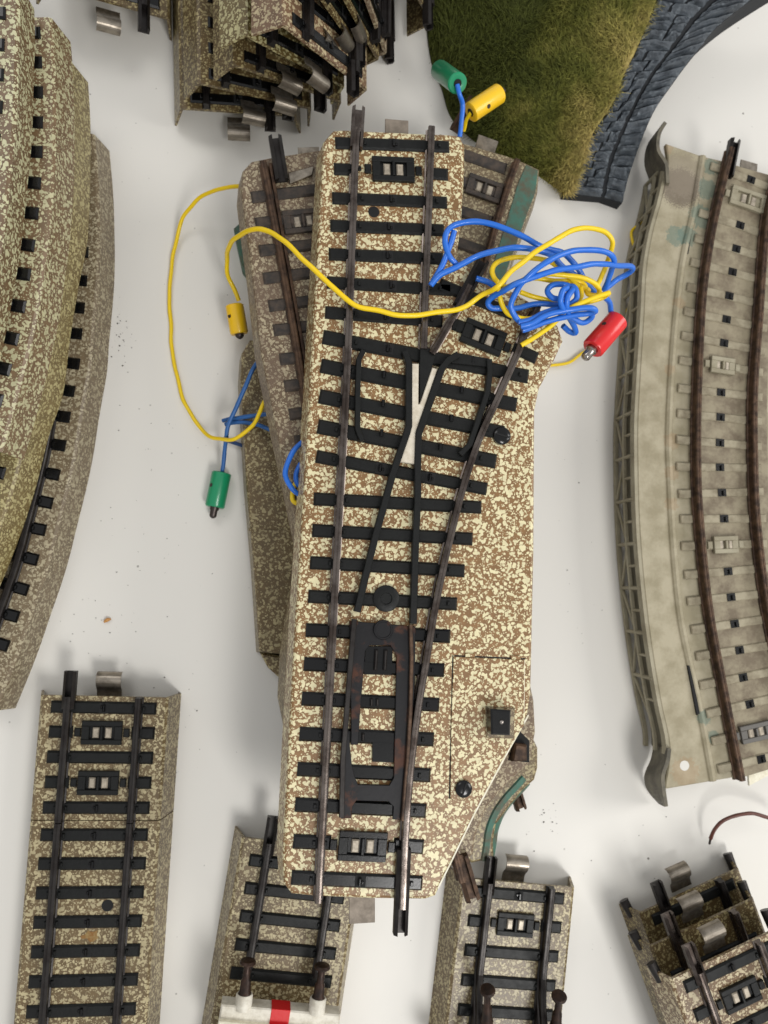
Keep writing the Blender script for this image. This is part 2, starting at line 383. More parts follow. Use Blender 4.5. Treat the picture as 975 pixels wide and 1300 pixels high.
# ============================================================ MAIN SWITCH
ZB = 31.5; ZT = ZB+H
def px_track_body(root, top_px, zt, zb, off, m, name='roadbed', smooth_n=0):
    poly = PL(top_px, zt)
    if area2(poly) < 0: poly = poly[::-1]
    rings = [[Vector((p.x,p.y,zb)) for p in offset(poly, off)], [Vector((p.x,p.y,zt-.7)) for p in offset(poly, .25)],
             [Vector((p.x,p.y,zt-.2)) for p in offset(poly, -.05)], [Vector((p.x,p.y,zt)) for p in offset(poly, -.5)]]
    b = MB(); b.rings(rings, cap0=False); return obj(name, b, m, root)
T1 = thing('track_switch', 'cream speckled switch track with diverging routes, topmost of the central pile', 'track switch', P(500,650,ZB))
main_out = [(412,180),(424,166),(436,165),(520,169),(570,171),(583,173),(589,184),(588,230),(584,290),(578,330),(620,352),(680,388),(708,414),(714,432),
            (703,456),(684,492),(678,520),(677,700),(674,836),(673,880),(669,908),(640,966),(600,1040),(565,1110),(552,1137),(540,1141),(470,1140),(400,1137),(371,1134),(362,1122),(360,1090),(368,930),(377,770),(388,600),(398,420),(406,280)]
px_track_body(T1, main_out, ZT, ZB, 1.4, M_main)
def ppx(pts, z=ZT): return [Vector((p.x, p.y, z)) for p in PL(pts, z+.5)]
def sleeper_px(root, a, b, z=ZT, wd=2.85, m=M_black, studs=(), rails_px=(), name='sleeper'):
    A, B = P(*a, z+.5), P(*b, z+.5); mb = sleeper_mb(A, B, wd, z)
    d = (B-A).normalized(); n = Vector((-d.y, d.x, 0))
    for rx in rails_px:
        for e in (-1.2, 1.2):
            q = A+(B-A)*rx+d*e; mb.bar(q-n*.45, q+n*.45, .6, z+.5, z+1.15, .1)
    o = obj(name, mb, m, root)
    for t in studs: stud_parts(root, o, A+(B-A)*t, d, z+.55)
    return o
A_ = lambda x, y: (340+x/2.566, 120+y/2.566)
B_ = lambda x, y: (340+x/2.566, 420+y/2.566)
C_ = lambda x, y: (330+x/2.5, 760+y/2.5)
up = [(A_(220,155),A_(592,168)), (A_(210,335),A_(585,350)), (A_(204,425),A_(575,440)), (A_(199,518),A_(572,533)), (A_(193,610),A_(600,635)), (A_(187,708),A_(570,738))]
for a, b in up: sleeper_px(T1, a, b, studs=(.51,), rails_px=(.21,.86))
fan = [((180,18),(850,148)), ((173,112),(812,240)), ((168,212),(770,332)), ((163,310),(745,425))]
for i, (a, b) in enumerate(fan): sleeper_px(T1, B_(*a), B_(*b), wd=3.25, studs=((.31,) if i == 0 else ()), rails_px=(.13,.88 if i else .93))
sleeper_px(T1, B_(158,408), B_(715,515), studs=(.37,.66), rails_px=(.13,.87))
for a, b, r in [((150,547),(697,575),.86), ((145,650),(668,678),.86), ((138,755),(642,782),.86)]: sleeper_px(T1, B_(*a), B_(*b), rails_px=(.16,r))
s16 = sleeper_px(T1, B_(132,865), B_(617,890), rails_px=(.17,.9))
for i, (a, b) in enumerate([((146,100),(605,120)), ((140,208),(586,228)), ((133,318),(570,338)), ((126,430),(553,448)), ((119,542),(542,562)), ((112,655),(528,675)), ((100,887),(516,905))]):
    sleeper_px(T1, C_(*a), C_(*b), wd=2.95, m=M_gloss, rails_px=(.19,.87), studs=((.52,) if i == 6 else ()))
# pivot boss on the sleeper above the blades
pv = P(*B_(385,872), ZT+.5); m = MB(); m.lathe((pv.x,pv.y,ZT), (pv.x,pv.y,ZT+2), [(0,2.9),(.9,2.9),(1.05,2.7),(1.05,1.3),(.8,1.2),(.8,.05)], 28)
sub('pivot_boss', m, M_black, s16, T1)
# branch sleepers under the wires
sleeper_px(T1, A_(560,615), A_(800,715)); 
sleeper_px(T1, A_(600,668+75), A_(652,668+95)); sleeper_px(T1, A_(800,822), A_(878,858))
def px_dir(a, b, z=ZT):
    A, B = P(*a, z), P(*b, z); return (B-A).normalized()
fA = P(*A_(408,248), ZT); frame_parts(T1, fA, px_dir(A_(216,242), A_(588,258)), ZT, scale=1.03)
sleeper_px(T1, A_(216,240), A_(290,243), rails_px=(.9,)); sleeper_px(T1, A_(528,254), A_(588,259))
fC = P(*C_(325,783), ZT); frame_parts(T1, fC, px_dir(C_(106,772), C_(520,790)), ZT, fm=M_gloss, scale=1.08)
sleeper_px(T1, C_(106,772), C_(225,777), wd=2.95, m=M_gloss, rails_px=(.7,)); sleeper_px(T1, C_(425,783), C_(520,790), wd=2.95, m=M_gloss)
fB = P(606, 426, ZT); frame_parts(T1, P(*A_(700,793), ZT), px_dir(A_(640,765), A_(860,855)), ZT, scale=1.05)
def rail_px(root, pts, z=ZT, m=M_rail, k=1.0, name='rail', zo=.1, prof=None, n=5, sm_=True):
    pp = smooth([P(x, y, z+2) for x, y in pts], n) if len(pts) > 2 else [P(x, y, z+2) for x, y in pts]
    pp = [Vector((p.x, p.y, z+zo)) for p in pp]
    return obj(name, MB().sweep(pp, prof or prof_at(0, k)), m, root), pp
K = .98
r1, _ = rail_px(T1, [(454.5,163), (451,198), (440.5,471), (424,771), (404,1146)], k=K)
sub('rail_joiner', MB().sweep([P(455.5,136,ZT+1.5)-Vector((0,0,1.5)), P(452.5,187,ZT+1.5)-Vector((0,0,1.5))], joiner_prof(0)), M_rail, r1, T1)
rail_px(T1, [(548,161), (545,250), (541,350), (538,443)], k=K)
r3, _ = rail_px(T1, [(683,389), (665,428), (659.6,443), (630,510), (609,556), (589,615), (574,673), (562,724), (551,780), (541,840), (531,900), (521,980), (515,1060), (511,1154)], k=K)
sub('rail_joiner', MB().sweep([P(513,1078,ZT+1.5)-Vector((0,0,1.5)), P(508.5,1187,ZT+1.5)-Vector((0,0,1.5))], joiner_prof(0,1.5)), M_railk, r3, T1)
r4, _ = rail_px(T1, [(596,362), (585,385), (568,415), (548,449)], k=K)
sub('rail_joiner', MB().sweep([P(614,330,ZT+1.5)-Vector((0,0,1.5)), P(583,388,ZT+1.5)-Vector((0,0,1.5))], joiner_prof(0)), M_railk, r4, T1)
# frog, wing rails, guards
Z2 = lambda x, y: (420+x/4.875, 430+y/4.875)
def plate_px(root, name, pts, z0, z1, m, c=.15, parent=None):
    poly = [P(x, y, z1) for x, y in pts]; mb = MB(); mb.prism(poly, z0, z1, c)
    return sub(name, mb, m, parent, root) if parent else obj(name, mb, m, root)
plate_px(T1, 'frog', [Z2(*p) for p in [(500,152),(545,155),(542,405),(552,402),(628,178),(662,188),(530,570),(519,775),(420,760),(492,570)]], ZT+.5, ZT+1.7, M_frog)
plate_px(T1, 'frog_nose', [Z2(*p) for p in [(553,60),(598,55),(650,75),(655,95),(552,385),(549,160)]], ZT+.5, ZT+1.85, M_black)
def bar_px(root, name, pts, wd, z0, z1, m, c=.15):
    pp = [P(x, y, z1) for x, y in pts]; pp = [Vector((p.x, p.y, 0)) for p in pp]; h = wd/2
    return obj(name, MB().sweep(pp, [(-h,z0),(-h,z1-c),(-h+c,z1),(h-c,z1),(h,z1-c),(h,z0)]), m, root)
bar_px(T1, 'wing_rail', [Z2(*p) for p in [(460,75),(485,150),(484,540)]]+[(517,549),(508,575),(498.6,603),(489,638),(479,673),(469,712),(453.5,777)], 1.5, ZT+.4, ZT+2.2, M_black)
bar_px(T1, 'wing_rail', [Z2(*p) for p in [(790,95),(730,130),(690,180),(545,590),(540,760),(540,975)]]+[(529,640),(528,690),(525,792)][1:], 1.5, ZT+.4, ZT+2.2, M_black)
bar_px(T1, 'guard_rail', [B_(*p) for p in [(312,62),(297,92),(293,200),(293,320),(308,358)]], 1.2, ZT+.4, ZT+2.0, M_black)
bar_px(T1, 'guard_rail', [B_(*p) for p in [(722,92),(725,130),(718,195),(660,370),(628,402)]], 1.3, ZT+.4, ZT+2.0, M_black)
plate_px(T1, 'guard_plate', [B_(*p) for p in [(592,84),(612,70),(722,90),(728,118),(600,104)]], ZT+.4, ZT+1.4, M_black)
for tt in [(378,142),(375,236),(370,332),(667,96),(632,192),(598,284),(562,378)]:
    q = P(*B_(*tt), ZT+1); m = MB(); m.bar((q.x,q.y-.75), (q.x+.08,q.y+.75), .7, ZT+.5, ZT+1.6, .2); obj('contact_stud', m, M_gloss, T1)
# switch blades plate
C2 = lambda x, y: (420+x/4.643, 770+y/4.643)
bl = plate_px(T1, 'blade_plate', [C2(*p) for p in [(110,85),(500,118),(495,470),(440,1260),(365,1255),(370,1180),(340,1150),(150,1145),(125,1180),(120,1250),(60,1250),(75,950),(100,700)]
     +[(125,940),(140,1000),(160,1050),(345,1055),(372,1010),(380,650),(388,290),(350,228),(230,228),(203,260),(175,600),(160,815),(118,815),(120,700)]], ZT+.55, ZT+1.35, M_rust, .1)
pc = P(*C2(310,138), ZT+2); m = MB(); m.lathe((pc.x,pc.y,ZT+1.2), (pc.x,pc.y,ZT+5), [(0,2.15),(.45,2.15),(.6,2.0),(.6,1.75),(.45,1.65),(.45,.05)], 28); sub('rivet', m, M_rust, bl, T1)
bar_px(T1, 'switch_blade', [C2(*p) for p in [(140,75),(120,300),(95,620),(72,900),(65,1245)]], 1.1, ZT+1.2, ZT+2.6, M_railk)
bar_px(T1, 'switch_blade', [C2(*p) for p in [(472,108),(478,300),(470,640),(455,900),(425,1265)]], .8, ZT+1.2, ZT+2.4, M_railr)
for p in [(265,315),(320,315)]:
    q = P(*C2(*p), ZT+1); m = MB(); m.bar((q.x-.1,q.y-2.2), (q.x+.15,q.y+2.2), .75, ZT+.5, ZT+1.5, .25); obj('contact_spring', m, M_railk, T1)
for p in [(240,565),(275,565),(190,770)]:
    q = P(*C2(*p), ZT+1); m = MB(); m.bar((q.x,q.y-.8), (q.x,q.y+.8), .6, ZT+.5, ZT+1.3, .2); obj('contact_spring', m, M_railk, T1)
plate_px(T1, 'slot_cover', [C2(*p) for p in [(205,235),(365,235),(360,405),(195,400)]], ZT+.01, ZT+.62, M_gloss, .05)
plate_px(T1, 'slot_cover', [C2(*p) for p in [(245,800),(372,800),(372,920),(245,915)]], ZT+.01, ZT+.60, M_gloss, .05)
# screws
def screw(root, px, r, z, m=M_gloss, ang=.2):
    c = P(*px, z+1); mb = MB()
    mb.lathe((c.x,c.y,z), (c.x,c.y,z+3), [(0,r*1.02),(.9,r*1.02),(1.15,r*.9),(1.3,r*.55),(1.32,.05)], 28); o = obj('screw', mb, m, root)
    d = Vector((math.cos(ang), math.sin(ang), 0)); s_ = MB(); s_.bar(c-d*r*.8, c+d*r*.8, .4, z+1.0, z+1.45, .02); sub('slot', s_, M_hole, o, root)
screw(T1, (637.5,553), 2.0, ZT, ang=-.25); screw(T1, (589,1002), 1.8, ZT, ang=1.2)
q = P(474.5,269,ZT); m = MB(); m.lathe((q.x,q.y,ZT-.3), (q.x,q.y,ZT+1), [(0,1.3),(.32,1.3),(.33,.01)], 28); obj('screw_hole', m, M_hole, T1)
# motor cover and lever
panel = plate_px(T1, 'motor_cover', [(576,834),(666,838),(665,921),(640,960),(612,1004),(603,1016),(572,1015),(573,920)], ZT-.3, ZT+.28, M_main, .08)
for p in [(597,832),(655,835)]:
    plate_px(T1, 'hinge_tab', [(p[0]-6,p[1]-2.5),(p[0]+6,p[1]-2),(p[0]+6,p[1]+2.5),(p[0]-6,p[1]+2)], ZT-.2, ZT+.5, M_main, .05, parent=panel)
for nm, pts_, wd_, m_ in [('cover_gap', [(575,832),(573,920),(570.5,1014)], .28, M_hole), ('cover_gap', [(577,832.5),(667,836.5)], .3, M_hole), ('worn_edge', [(671,908),(640,963),(602,1034),(568,1104),(556,1128)], .34, M_cream), ('worn_edge', [(666,838),(665,920)], .2, M_cream)]:
    bar_px(T1, nm, pts_, wd_, ZT-.3, ZT+.05 if nm == 'cover_gap' else ZT+.04, m_, .02)
lv = MB(); q = [(623,900),(649,902),(648,934),(624,933)]
lv.prism([P(x,y,ZT+4.5) for x,y in q], ZT+.2, ZT+4.5, .35); lever = obj('lever', lv, M_gloss, T1)
b2 = MB(); b2.prism([P(x,y,ZT+1) for x,y in [(617,897),(654,899),(653,938),(618,937)]], ZT+.2, ZT+.9, .2); sub('lever_base', b2, M_t3, lever, T1)
c = P(637,917,ZT+4.7); b3 = MB(); b3.lathe((c.x,c.y,ZT+4.4), (c.x,c.y,ZT+9), [(0,.55),(.3,.5),(.5,.3),(.55,.02)], 12); sub('lever_pin', b3, M_nickel, lever, T1)
# clips of the main switch
for a, b in [((503,168),(503,130)), ((459,1138),(459,1180))]:
    A, B = P(*a, ZB+3.5), P(*b, ZB+3.5); d = (B-A).normalized(); n = Vector((d.y,-d.x,0)); A.z = B.z = 0
    mb = MB(); L = 2.6 if a[1] < 500 else 5.2; mb.prism([A-n*2.8-d*2, A+n*2.8-d*2, A+n*2.8+d*L, A-n*2.8+d*L], ZB+4, ZB+4.5, .1); obj('spring_clip', mb, mat('clip_dull', '#8a7f72', .5, metal=.3, col2='#756b5f', vscale=50), T1)
# ============================================================ PILE UNDER IT
def dirty_sleepers(root, ends, dvec, L, z, m, wd=2.8):
    for x, y in ends:
        A = P(x, y, z+.5); d = (P(x+dvec[0]*100, y+dvec[1]*100, z+.5)-A).normalized(); B = A+d*L
        obj('sleeper', sleeper_mb(A, B, wd, z), m, root)
ZB2 = 21.0; ZT2 = ZB2+H
T2 = thing('track_switch', 'grimy rust-stained switch track directly under the top one, dusty sleepers showing at left', 'track switch', P(450,650,ZB2))
px_track_body(T2, [(320,205),(345,200),(410,190),(500,190),(560,470),(640,760),(668,850),(677,890),(679,930),(672,968),(646,992),(618,1024),(604,1060),(600,1085),(585,1095),(520,1118),(440,1000),(383,690),(366,610),(352,545),(331,440),(320,340),(313,290),(307,240),(309,217)], ZT2, ZB2, 1.6, M_dirty)
dirty_sleepers(T2, [(319,250),(324,283),(329,318),(334,353),(341,388),(347,419),(355,456),(361,490),(367,526),(374,560)], (.98,-.12), 24, ZT2, M_dull)
r_, _ = rail_px(T2, [(334,205), (350,290), (368,390), (384,485), (400,600)], z=ZT2, m=M_railr)
r_, _ = rail_px(T2, [(343,205), (358,290), (376,390), (392,485)], z=ZT2, m=M_railr, k=.5)
sub('rail_joiner', MB().sweep([P(349,177,ZT2+1), P(358,232,ZT2+1)], joiner_prof(0,1.55)), M_railk, r_, T2)
rj, _ = rail_px(T2, [(560,1010),(577,1080),(587,1120)], z=ZT2, m=M_railr)
sub('rail_joiner', MB().sweep([P(583,1085,ZT2), P(599,1140,ZT2)], joiner_prof(0,1.7)), M_railr, rj, T2)
frame_parts(T2, P(385,282,ZT2), px_dir((325,289),(445,276)), ZT2, fm=M_dull)
mb = MB(); mb.prism([P(x,y,ZT2) for x,y in [(366,222),(398,213),(396,224),(368,235)]], ZT2+.1, ZT2+.8, .1); obj('spring_clip', mb, M_silver, T2)
mb = MB(); mb.prism([P(x,y,ZT2-3) for x,y in [(378,187),(405,186),(405,204),(379,205)]], ZT2-3.5, ZT2-3, .1); obj('spring_clip', mb, M_silver, T2)
mb = MB(); mb.prism([P(x,y,ZT2+2) for x,y in [(654,944),(669,946),(669,966),(650,967)]], ZT2+.0, ZT2+2.2, .4); obj('lever', mb, M_railr, T2)
plate_px(T2, 'lever_slot', [(656,925),(672,940),(672,968),(645,965)], ZT2-.1, ZT2+.12, M_hole, .02)
ZB3 = 10.5; ZT3 = ZB3+H
T3 = thing('track_switch', 'old switch track with green painted edge, sticking out upper right of the pile', 'track switch', P(520,600,ZB3))
px_track_body(T3, [(560,170),(589,182),(644,198),(665,206),(684,215),(682,243),(668,280),(652,325),(640,360),(600,480),(520,700),(440,900),(420,1000),(372,940),(362,890),(365,830),(420,500),(470,350)], ZT3, ZB3, 1.8, M_t3)
dirty_sleepers(T3, [(643,214),(634,246),(625,281),(618,320),(606,357)], (-.95,-.33), 20, ZT3, M_dull, 3.1)
rail_px(T3, [(657,203),(648,228),(632,280),(618,330),(606,372),(585,430)], z=ZT3, m=M_railr)
frame_parts(T3, P(614,241,ZT3), px_dir((595,233),(640,249)), ZT3+.1, fm=M_dull)
plate_px(T3, 'painted_edge', [(668,209),(683,216),(680,243),(666,280),(650,325),(638,356),(620,400),(612,396),(622,350),(640,292),(657,235)], ZT3-.05, ZT3+.22, M_teal, .05)
plate_px(T3, 'painted_edge', [(366,845),(372,845),(372,940),(364,892)], ZT3-.05, ZT3+.25, M_teal, .05)
mb = MB(); mb.prism([P(x,y,ZT3-3) for x,y in [(608,170),(633,179),(628,195),(603,187)]], ZT3-3.5, ZT3-3.1, .1); obj('spring_clip', mb, M_silver, T3)
T4 = thing('track_switch', 'speckled switch track at the bottom of the central pile, with teal stained curved edge', 'track switch', P(480,700,0))
px_track_body(T4, [(318,432),(308,448),(306,480),(314,620),(323,720),(330,826),(345,828),(400,830),(420,940),(520,1050),(600,1095),(613,1092),(626,1092),(626,1066),(630,1046),(646,1024),(664,1002),(678,990),(682,975),(682,950),(560,700),(500,500),(380,440)], H, 0, 1.2, M_t4)
tp = smooth([P(x, y, 6) for x, y in [(667,990),(658,1000),(645,1014),(633,1031),(625,1051),(622,1071),(619,1090)]], 6); tp = [Vector((p.x, p.y, 0)) for p in tp]
obj('painted_edge', MB().sweep(tp, [(-2.4,0),(-2.3,3),(-1.8,6),(-.6,H-.6),(.9,H+.1),(2.2,H+.4),(3.0,H-.4),(3.0,0)], sm=True), M_teal, T4)
mb = MB(); mb.prism([P(x,y,H) for x,y in [(329,830),(372,838),(372,890),(358,866),(340,850)]], 0, H-4, .5); obj('end_skirt', mb, M_t4, T4)
mb = MB(); mb.sweep([P(648,985,3), P(660,1026,3)], joiner_prof(0,1.5)); obj('rail_joiner', mb, M_railr, T4)
mb = MB(); mb.sweep([P(600,130,10), P(577,168,10)], joiner_prof(0,1.6)); obj('rail_joiner', mb, M_railr, T4)
for y0 in (598, 672):
    mb = MB(); a = P(316,y0,H); b = P(372,y0-4,H); mb.bar(a, b, .8, H-.1, H+.25, .1); obj('rib', mb, M_t4, T4)
mb = MB(); mb.prism([P(x,y,H+1) for x,y in [(296,284),(306,275),(318,300),(318,345),(306,330)]], 0, 7, .5); obj('corner', mb, M_teal, T4)
# ============================================================ LEFT FAN OF CURVED TRACKS
GRP_L = 'curved tracks fanned out in the heap at the left edge'
def edge_track(label, pts, off, z0, mt, first, pitch=6.95, **kw):
    zt = z0+(H if off < 15 else 0)
    e = smooth([P(x, y, zt) for x, y in pts], 8); e = [Vector((p.x, p.y, z0)) for p in e]
    cl = []
    for i, p in enumerate(e):
        t = (e[min(i+1, len(e)-1)]-e[max(i-1, 0)]).normalized(); r = Vector((t.y, -t.x, 0)); cl.append(p+r*off)
    root = thing('curved_track', label, 'track', cl[0], group=GRP_L)
    track(root, cl, mt, first=first, pitch=pitch, **kw); return root
SHELL_N = [((-1 if u<0 else 1)*(abs(u)-1.3) if h<1 else u, h) for u, h in SHELL]
kw = dict(clip=False, joint=(), stud=False)
edge_track('lowest curved track of the left heap, with outer rail and long row of sleeper ends',
  [(106,170),(111,230),(112.5,289),(112.5,322),(111,355),(108,388),(104.6,423),(102,457.7),(96,491.5),(90,526),(84.6,561),(77.7,596),(69,632),(60,667),(51,703),(40,738.5),(27,775),(14.6,811.5),(0,850),(-20,898)], 12.4, 0, (M_left[3], M_gloss, M_railk), 2.9, **kw)
edge_track('yellowish curved track of the left heap, only its outer slope visible',
  [(112,105),(115,173),(112,294),(100,363),(89,430),(80,500),(62,554),(42,631),(15,708),(-20,790)], W0, 11, (M_left[2], M_gloss, M_railk), 3, **kw)
edge_track('second curved track from the top of the left heap, black sleeper ends showing',
  [(50,22),(52,45),(54,87.6),(55,127),(54.7,168.6),(53.7,209),(51,250),(47.4,290),(41.5,331.6),(35.7,373),(27.7,415),(16,462),(2,515),(-14,570)], 12.4, 23, (M_left[1], M_gloss, M_railk), 3.6, **kw)
edge_track('topmost curved track of the left heap, cut off by the left border',
  [(7,-25),(7.6,20),(6,62),(5,106.6),(2.8,152),(-3,210),(-12,290),(-24,360),(-40,440)], 12.4, 33.5, (M_left[0], M_gloss, M_railk), 7.5, shell=SHELL_N, **kw)
# ============================================================ BOTTOM TRACKS
Ma = frame_from((133.5,884), (103.8,1282), H, 0)
Ta = thing('straight_track', 'short straight track section with two contact frames, at lower left', 'track', M=Ma)
track(Ta, straight(29.3), (M_low, M_black, M_railk), first=2.7, pitch=5.92, n=5, frames=(1,3), joint=(1,), nostud=(2,))
a = P(133.5,884,H); b = P(103.8,1282,H); d = (b-a).normalized(); o_ = a+d*31.5; 
Mb = Ma @ Matrix.Translation(Vector((0,29.5,0))*S)
Tb = thing('straight_track', 'long straight track joined to the two-frame section at lower left, with rust spot', 'track', M=Mb)
track(Tb, straight(80), (M_low, M_black, M_railk), first=3.2, pitch=6.66, joint=(), clip=False)
q = (Mb.inverted() @ (P(136.5,1149.5,H)*S))/S; mb = MB(); mb.lathe((q.x,q.y,H), (q.x,q.y,H+1), [(0,1.35),(.12,1.35),(.13,.01)], 24); obj('screw_hole', mb, M_hole, Tb)
q = (Mb.inverted() @ (P(116,1188,H)*S))/S; mb = MB(); mb.prism([(q.x+math.cos(t)*(1.9+.7*math.sin(t*3+1)), q.y+math.sin(t)*(1.2+.5*math.sin(t*5))) for t in [k*.45 for k in range(14)]], H-.1, H+.05, .02); obj('rust_spot', mb, mat('rust_spot', '#7d5528', .8, bump=.4, bscale=120, col2='#8f7c50', vscale=90), Tb)
Mc = frame_from((384,1072), (356.5,1245), H, 0)
Tc = thing('straight_track', 'straight track with a red and white buffer stop, bottom centre left', 'track', M=Mc)
track(Tc, straight(70), (M_low, M_black, M_railk), first=5.0, pitch=6.62, n=5, joint=(1,), clip=False, stud=False, rail_cut=30)
Md = frame_from((659,1121), (646,1243), H, 0)
Td = thing('straight_track', 'straight track with bent up rails and two brown buffers, bottom centre right', 'track', M=Md)
track(Td, straight(60), (M_low, M_black, M_railk), first=2.9, pitch=7.15, frames=(1,), joint=(1,), n=6, nostud=(2,3,4,5))
# buffer stop of the bottom-left-centre track
def buffer(root, a, b, r, m, socket=None):
    a = Vector(a); b = Vector(b); L = (b-a).length; mb = MB()
    mb.lathe(a, b, [(0,r*.3),(.15,r*.85),(.55,r),(.9,r*.95),(1.2,r*.5),(1.8,r*.42),(L*.55,r*.45),(L*.6,r*.6),(L*.9,r*.66),(L,r*.85)], 20)
    o = obj('buffer', mb, m, root)
    if socket:
        s2 = MB(); d = (b-a).normalized(); s2.lathe(b-d*.2, b+d*5, [(0,r*.9),(.3,r*1.0),(3.4,r*1.0)], 20); sub('socket', s2, M_white, o, root)
M_buf = mat('buffer_brown', '#3d2a20', .4, metal=.5, bump=.2, col2='#241a15', vscale=40)
def loc(M, px, z): return (M.inverted() @ (P(*px, z)*S))/S
ZBUF = 17.0
bufs = [((315,1218),(310.5,1262)), ((409.5,1224),(404,1267))]
for a_, b_ in bufs: buffer(Tc, loc(Mc, a_, ZBUF), loc(Mc, b_, ZBUF), 1.95, M_buf, True)
a_ = loc(Mc, (280,1281), ZBUF); b_ = loc(Mc, (430,1295), ZBUF); 
ymin = (a_.y+b_.y)/2-1.5; beam = MB(); beam.prism([(a_.x,ymin),(a_.x,ymin+3.4),(b_.x,ymin+3.4),(b_.x,ymin)], ZBUF-3, ZBUF+1.0, .3); bo = obj('buffer_beam', beam, M_white, Tc)
b2_ = MB(); b2_.prism([(a_.x,ymin+3.0),(a_.x,ymin+14),(b_.x,ymin+14),(b_.x,ymin+3.0)], ZBUF-2.6, ZBUF+2.4, .3); sub('beam_plank', b2_, M_cream, bo, Tc)
xm = loc(Mc, (355,1290), ZBUF).x
st = MB(); st.prism([(xm-2.2,ymin-.15),(xm-2.2,ymin+3.1),(xm+2.2,ymin+3.1),(xm+2.2,ymin-.15)], ZBUF-3.1, ZBUF+1.12, .1); st.prism([(xm-2.2,ymin+2.9),(xm-2.2,ymin+13.8),(xm+2.2,ymin+13.8),(xm+2.2,ymin+2.9)], ZBUF-1, ZBUF+2.52, .1); sub('red_stripe', st, M_redp, bo, Tc)
for s in (-1, 1):
    pst = MB(); pst.bar((s*8.25,ymin+5), (s*8.25,ymin+12), 2, H, ZBUF-2.6, .1); sub('beam_post', pst, M_railk, bo, Tc)
for a_, b_ in [((619,1255),(618,1296)), ((710,1263),(706,1302))]: buffer(Td, loc(Md, a_, 20), loc(Md, b_, 15), 1.9, M_buf)
dd = loc(Md, (600,1285), 10); ymx = 33
for s in (-1, 1):
    pp = smooth([Vector((s*8.25,22,H+.2)), Vector((s*8.25,28,H+2)), Vector((s*8.4,33,H+5)), Vector((s*9.2,38,H+7.5)), Vector((s*9.4,46,H+8))], 5)
    obj('bent_rail', MB().sweep(pp, prof_at(0)), M_railk, Td)
bb = MB(); bb.bar((-16,44), (16,44), 4, H+4, H+8, .3); obj('buffer_beam', bb, M_railk, Td)
# bottom right stack
GS = 'straight tracks stacked at the lower right corner'
hollow = (M_shine, M_black, M_railk)
# ============================================================ LOWER RIGHT STACK
for i, (c0, z0, lab, kw2) in enumerate([
    ((876,1131), 0, 'lowest track of the lower right stack, its end and upright spring clip showing', dict(joint=(1,))),
    ((892,1171), 9.5, 'middle track of the lower right stack, mostly hidden between two others', dict(joint=(1,), n=0)),
    ((921,1211), 19.5, 'top track of the lower right stack, with contact frame and glossy sleepers', dict(joint=(1,), frames=(1,)))]):
    M_ = frame_from(c0, (c0[0]+33.7, c0[1]+94), z0+H, z0)
    t_ = thing('straight_track', lab, 'track', M=M_, group=GS)
    if i == 1: kw2 = dict(joint=(1,), first=9)
    track(t_, straight(60), (M_shine if i == 2 else M_stack, M_black, M_rail if i else M_railk), first=kw2.pop('first', 2.9), **kw2)
    for s in (-1, 1):
        ln = MB(); ln.tube([(s*(W0-1.0),-1.6,2.2), (s*(W0-1.4),2.5,3.4)], [1.3,1.1], 12); obj('end_lug', ln, M_railk, t_)
# ============================================================ TOP CENTRE HEAP
GT = 'tracks leaning in the heap at the top centre'
specs = [((231,137), 10, 2, M_stack, 'flattest, lowest track of the top heap, its left side on the table'),
 ((254,105), 19, 16, M_stack, 'second track from the left in the top heap, slightly tilted'),
 ((299,82), 27, 24, M_stack, 'third track from the left in the top heap, olive brown'),
 ((314,44), 35, 34, M_stacky, 'pale cream track of the top heap, fourth from the left'),
 ((362,32), 43, 44, M_stackp, 'pinkish brown track on top of the top heap'),
 ((396,-22), 46, 58, M_stack, 'steeply leaning track of the top heap, right of the pinkish one'),
 ((424,-30), 46, 62, M_stack, 'steep track near the right side of the top heap'),
 ((452,-42), 46, 68, M_dirty, 'rightmost track of the top heap, standing almost on edge')]
for i, (pxy, zr, roll, mt, lab) in enumerate(specs):
    M_ = frame_from(pxy, (pxy[0]-2+i*.5, pxy[1]-100), zr, None, roll=roll, anchor_u=-W1, anchor_h=H)
    t_ = thing('leaning_track', lab, 'track', M=M_, group=GT)
    track(t_, straight(60), (mt, M_gloss, M_railk), first=3.0, joint=(1,) if i < 6 else (), frames=(2,) if i in (3,5) else (), jl=5.0)
M_ = frame_from((480,28), (478,-70), 9, None, roll=66, anchor_u=0, anchor_h=H)
t_ = thing('leaning_track', 'dark track end at the right foot of the top heap, tip resting on the table', 'track', M=M_, group=GT)
track(t_, straight(50), (M_dirty, M_gloss, M_railk), joint=(1,), clip=False)
M_ = frame_from((536,2), (535,-90), 16, None, roll=60, anchor_u=6, anchor_h=H)
t_ = thing('leaning_track', 'track tip between the top heap and the grass, mostly outside the frame', 'track', M=M_, group=GT)
track(t_, straight(40), (M_stack, M_gloss, M_railk), joint=(1,), clip=False)
M_ = frame_from((140,2), (140,-90), 14, None, roll=18, anchor_u=0, anchor_h=H)
t_ = thing('curved_track', 'track end peeking in at the top left, with a steel spring clip', 'track', M=M_)
track(t_, straight(40), (M_stack, M_gloss, M_railk), joint=(1,))
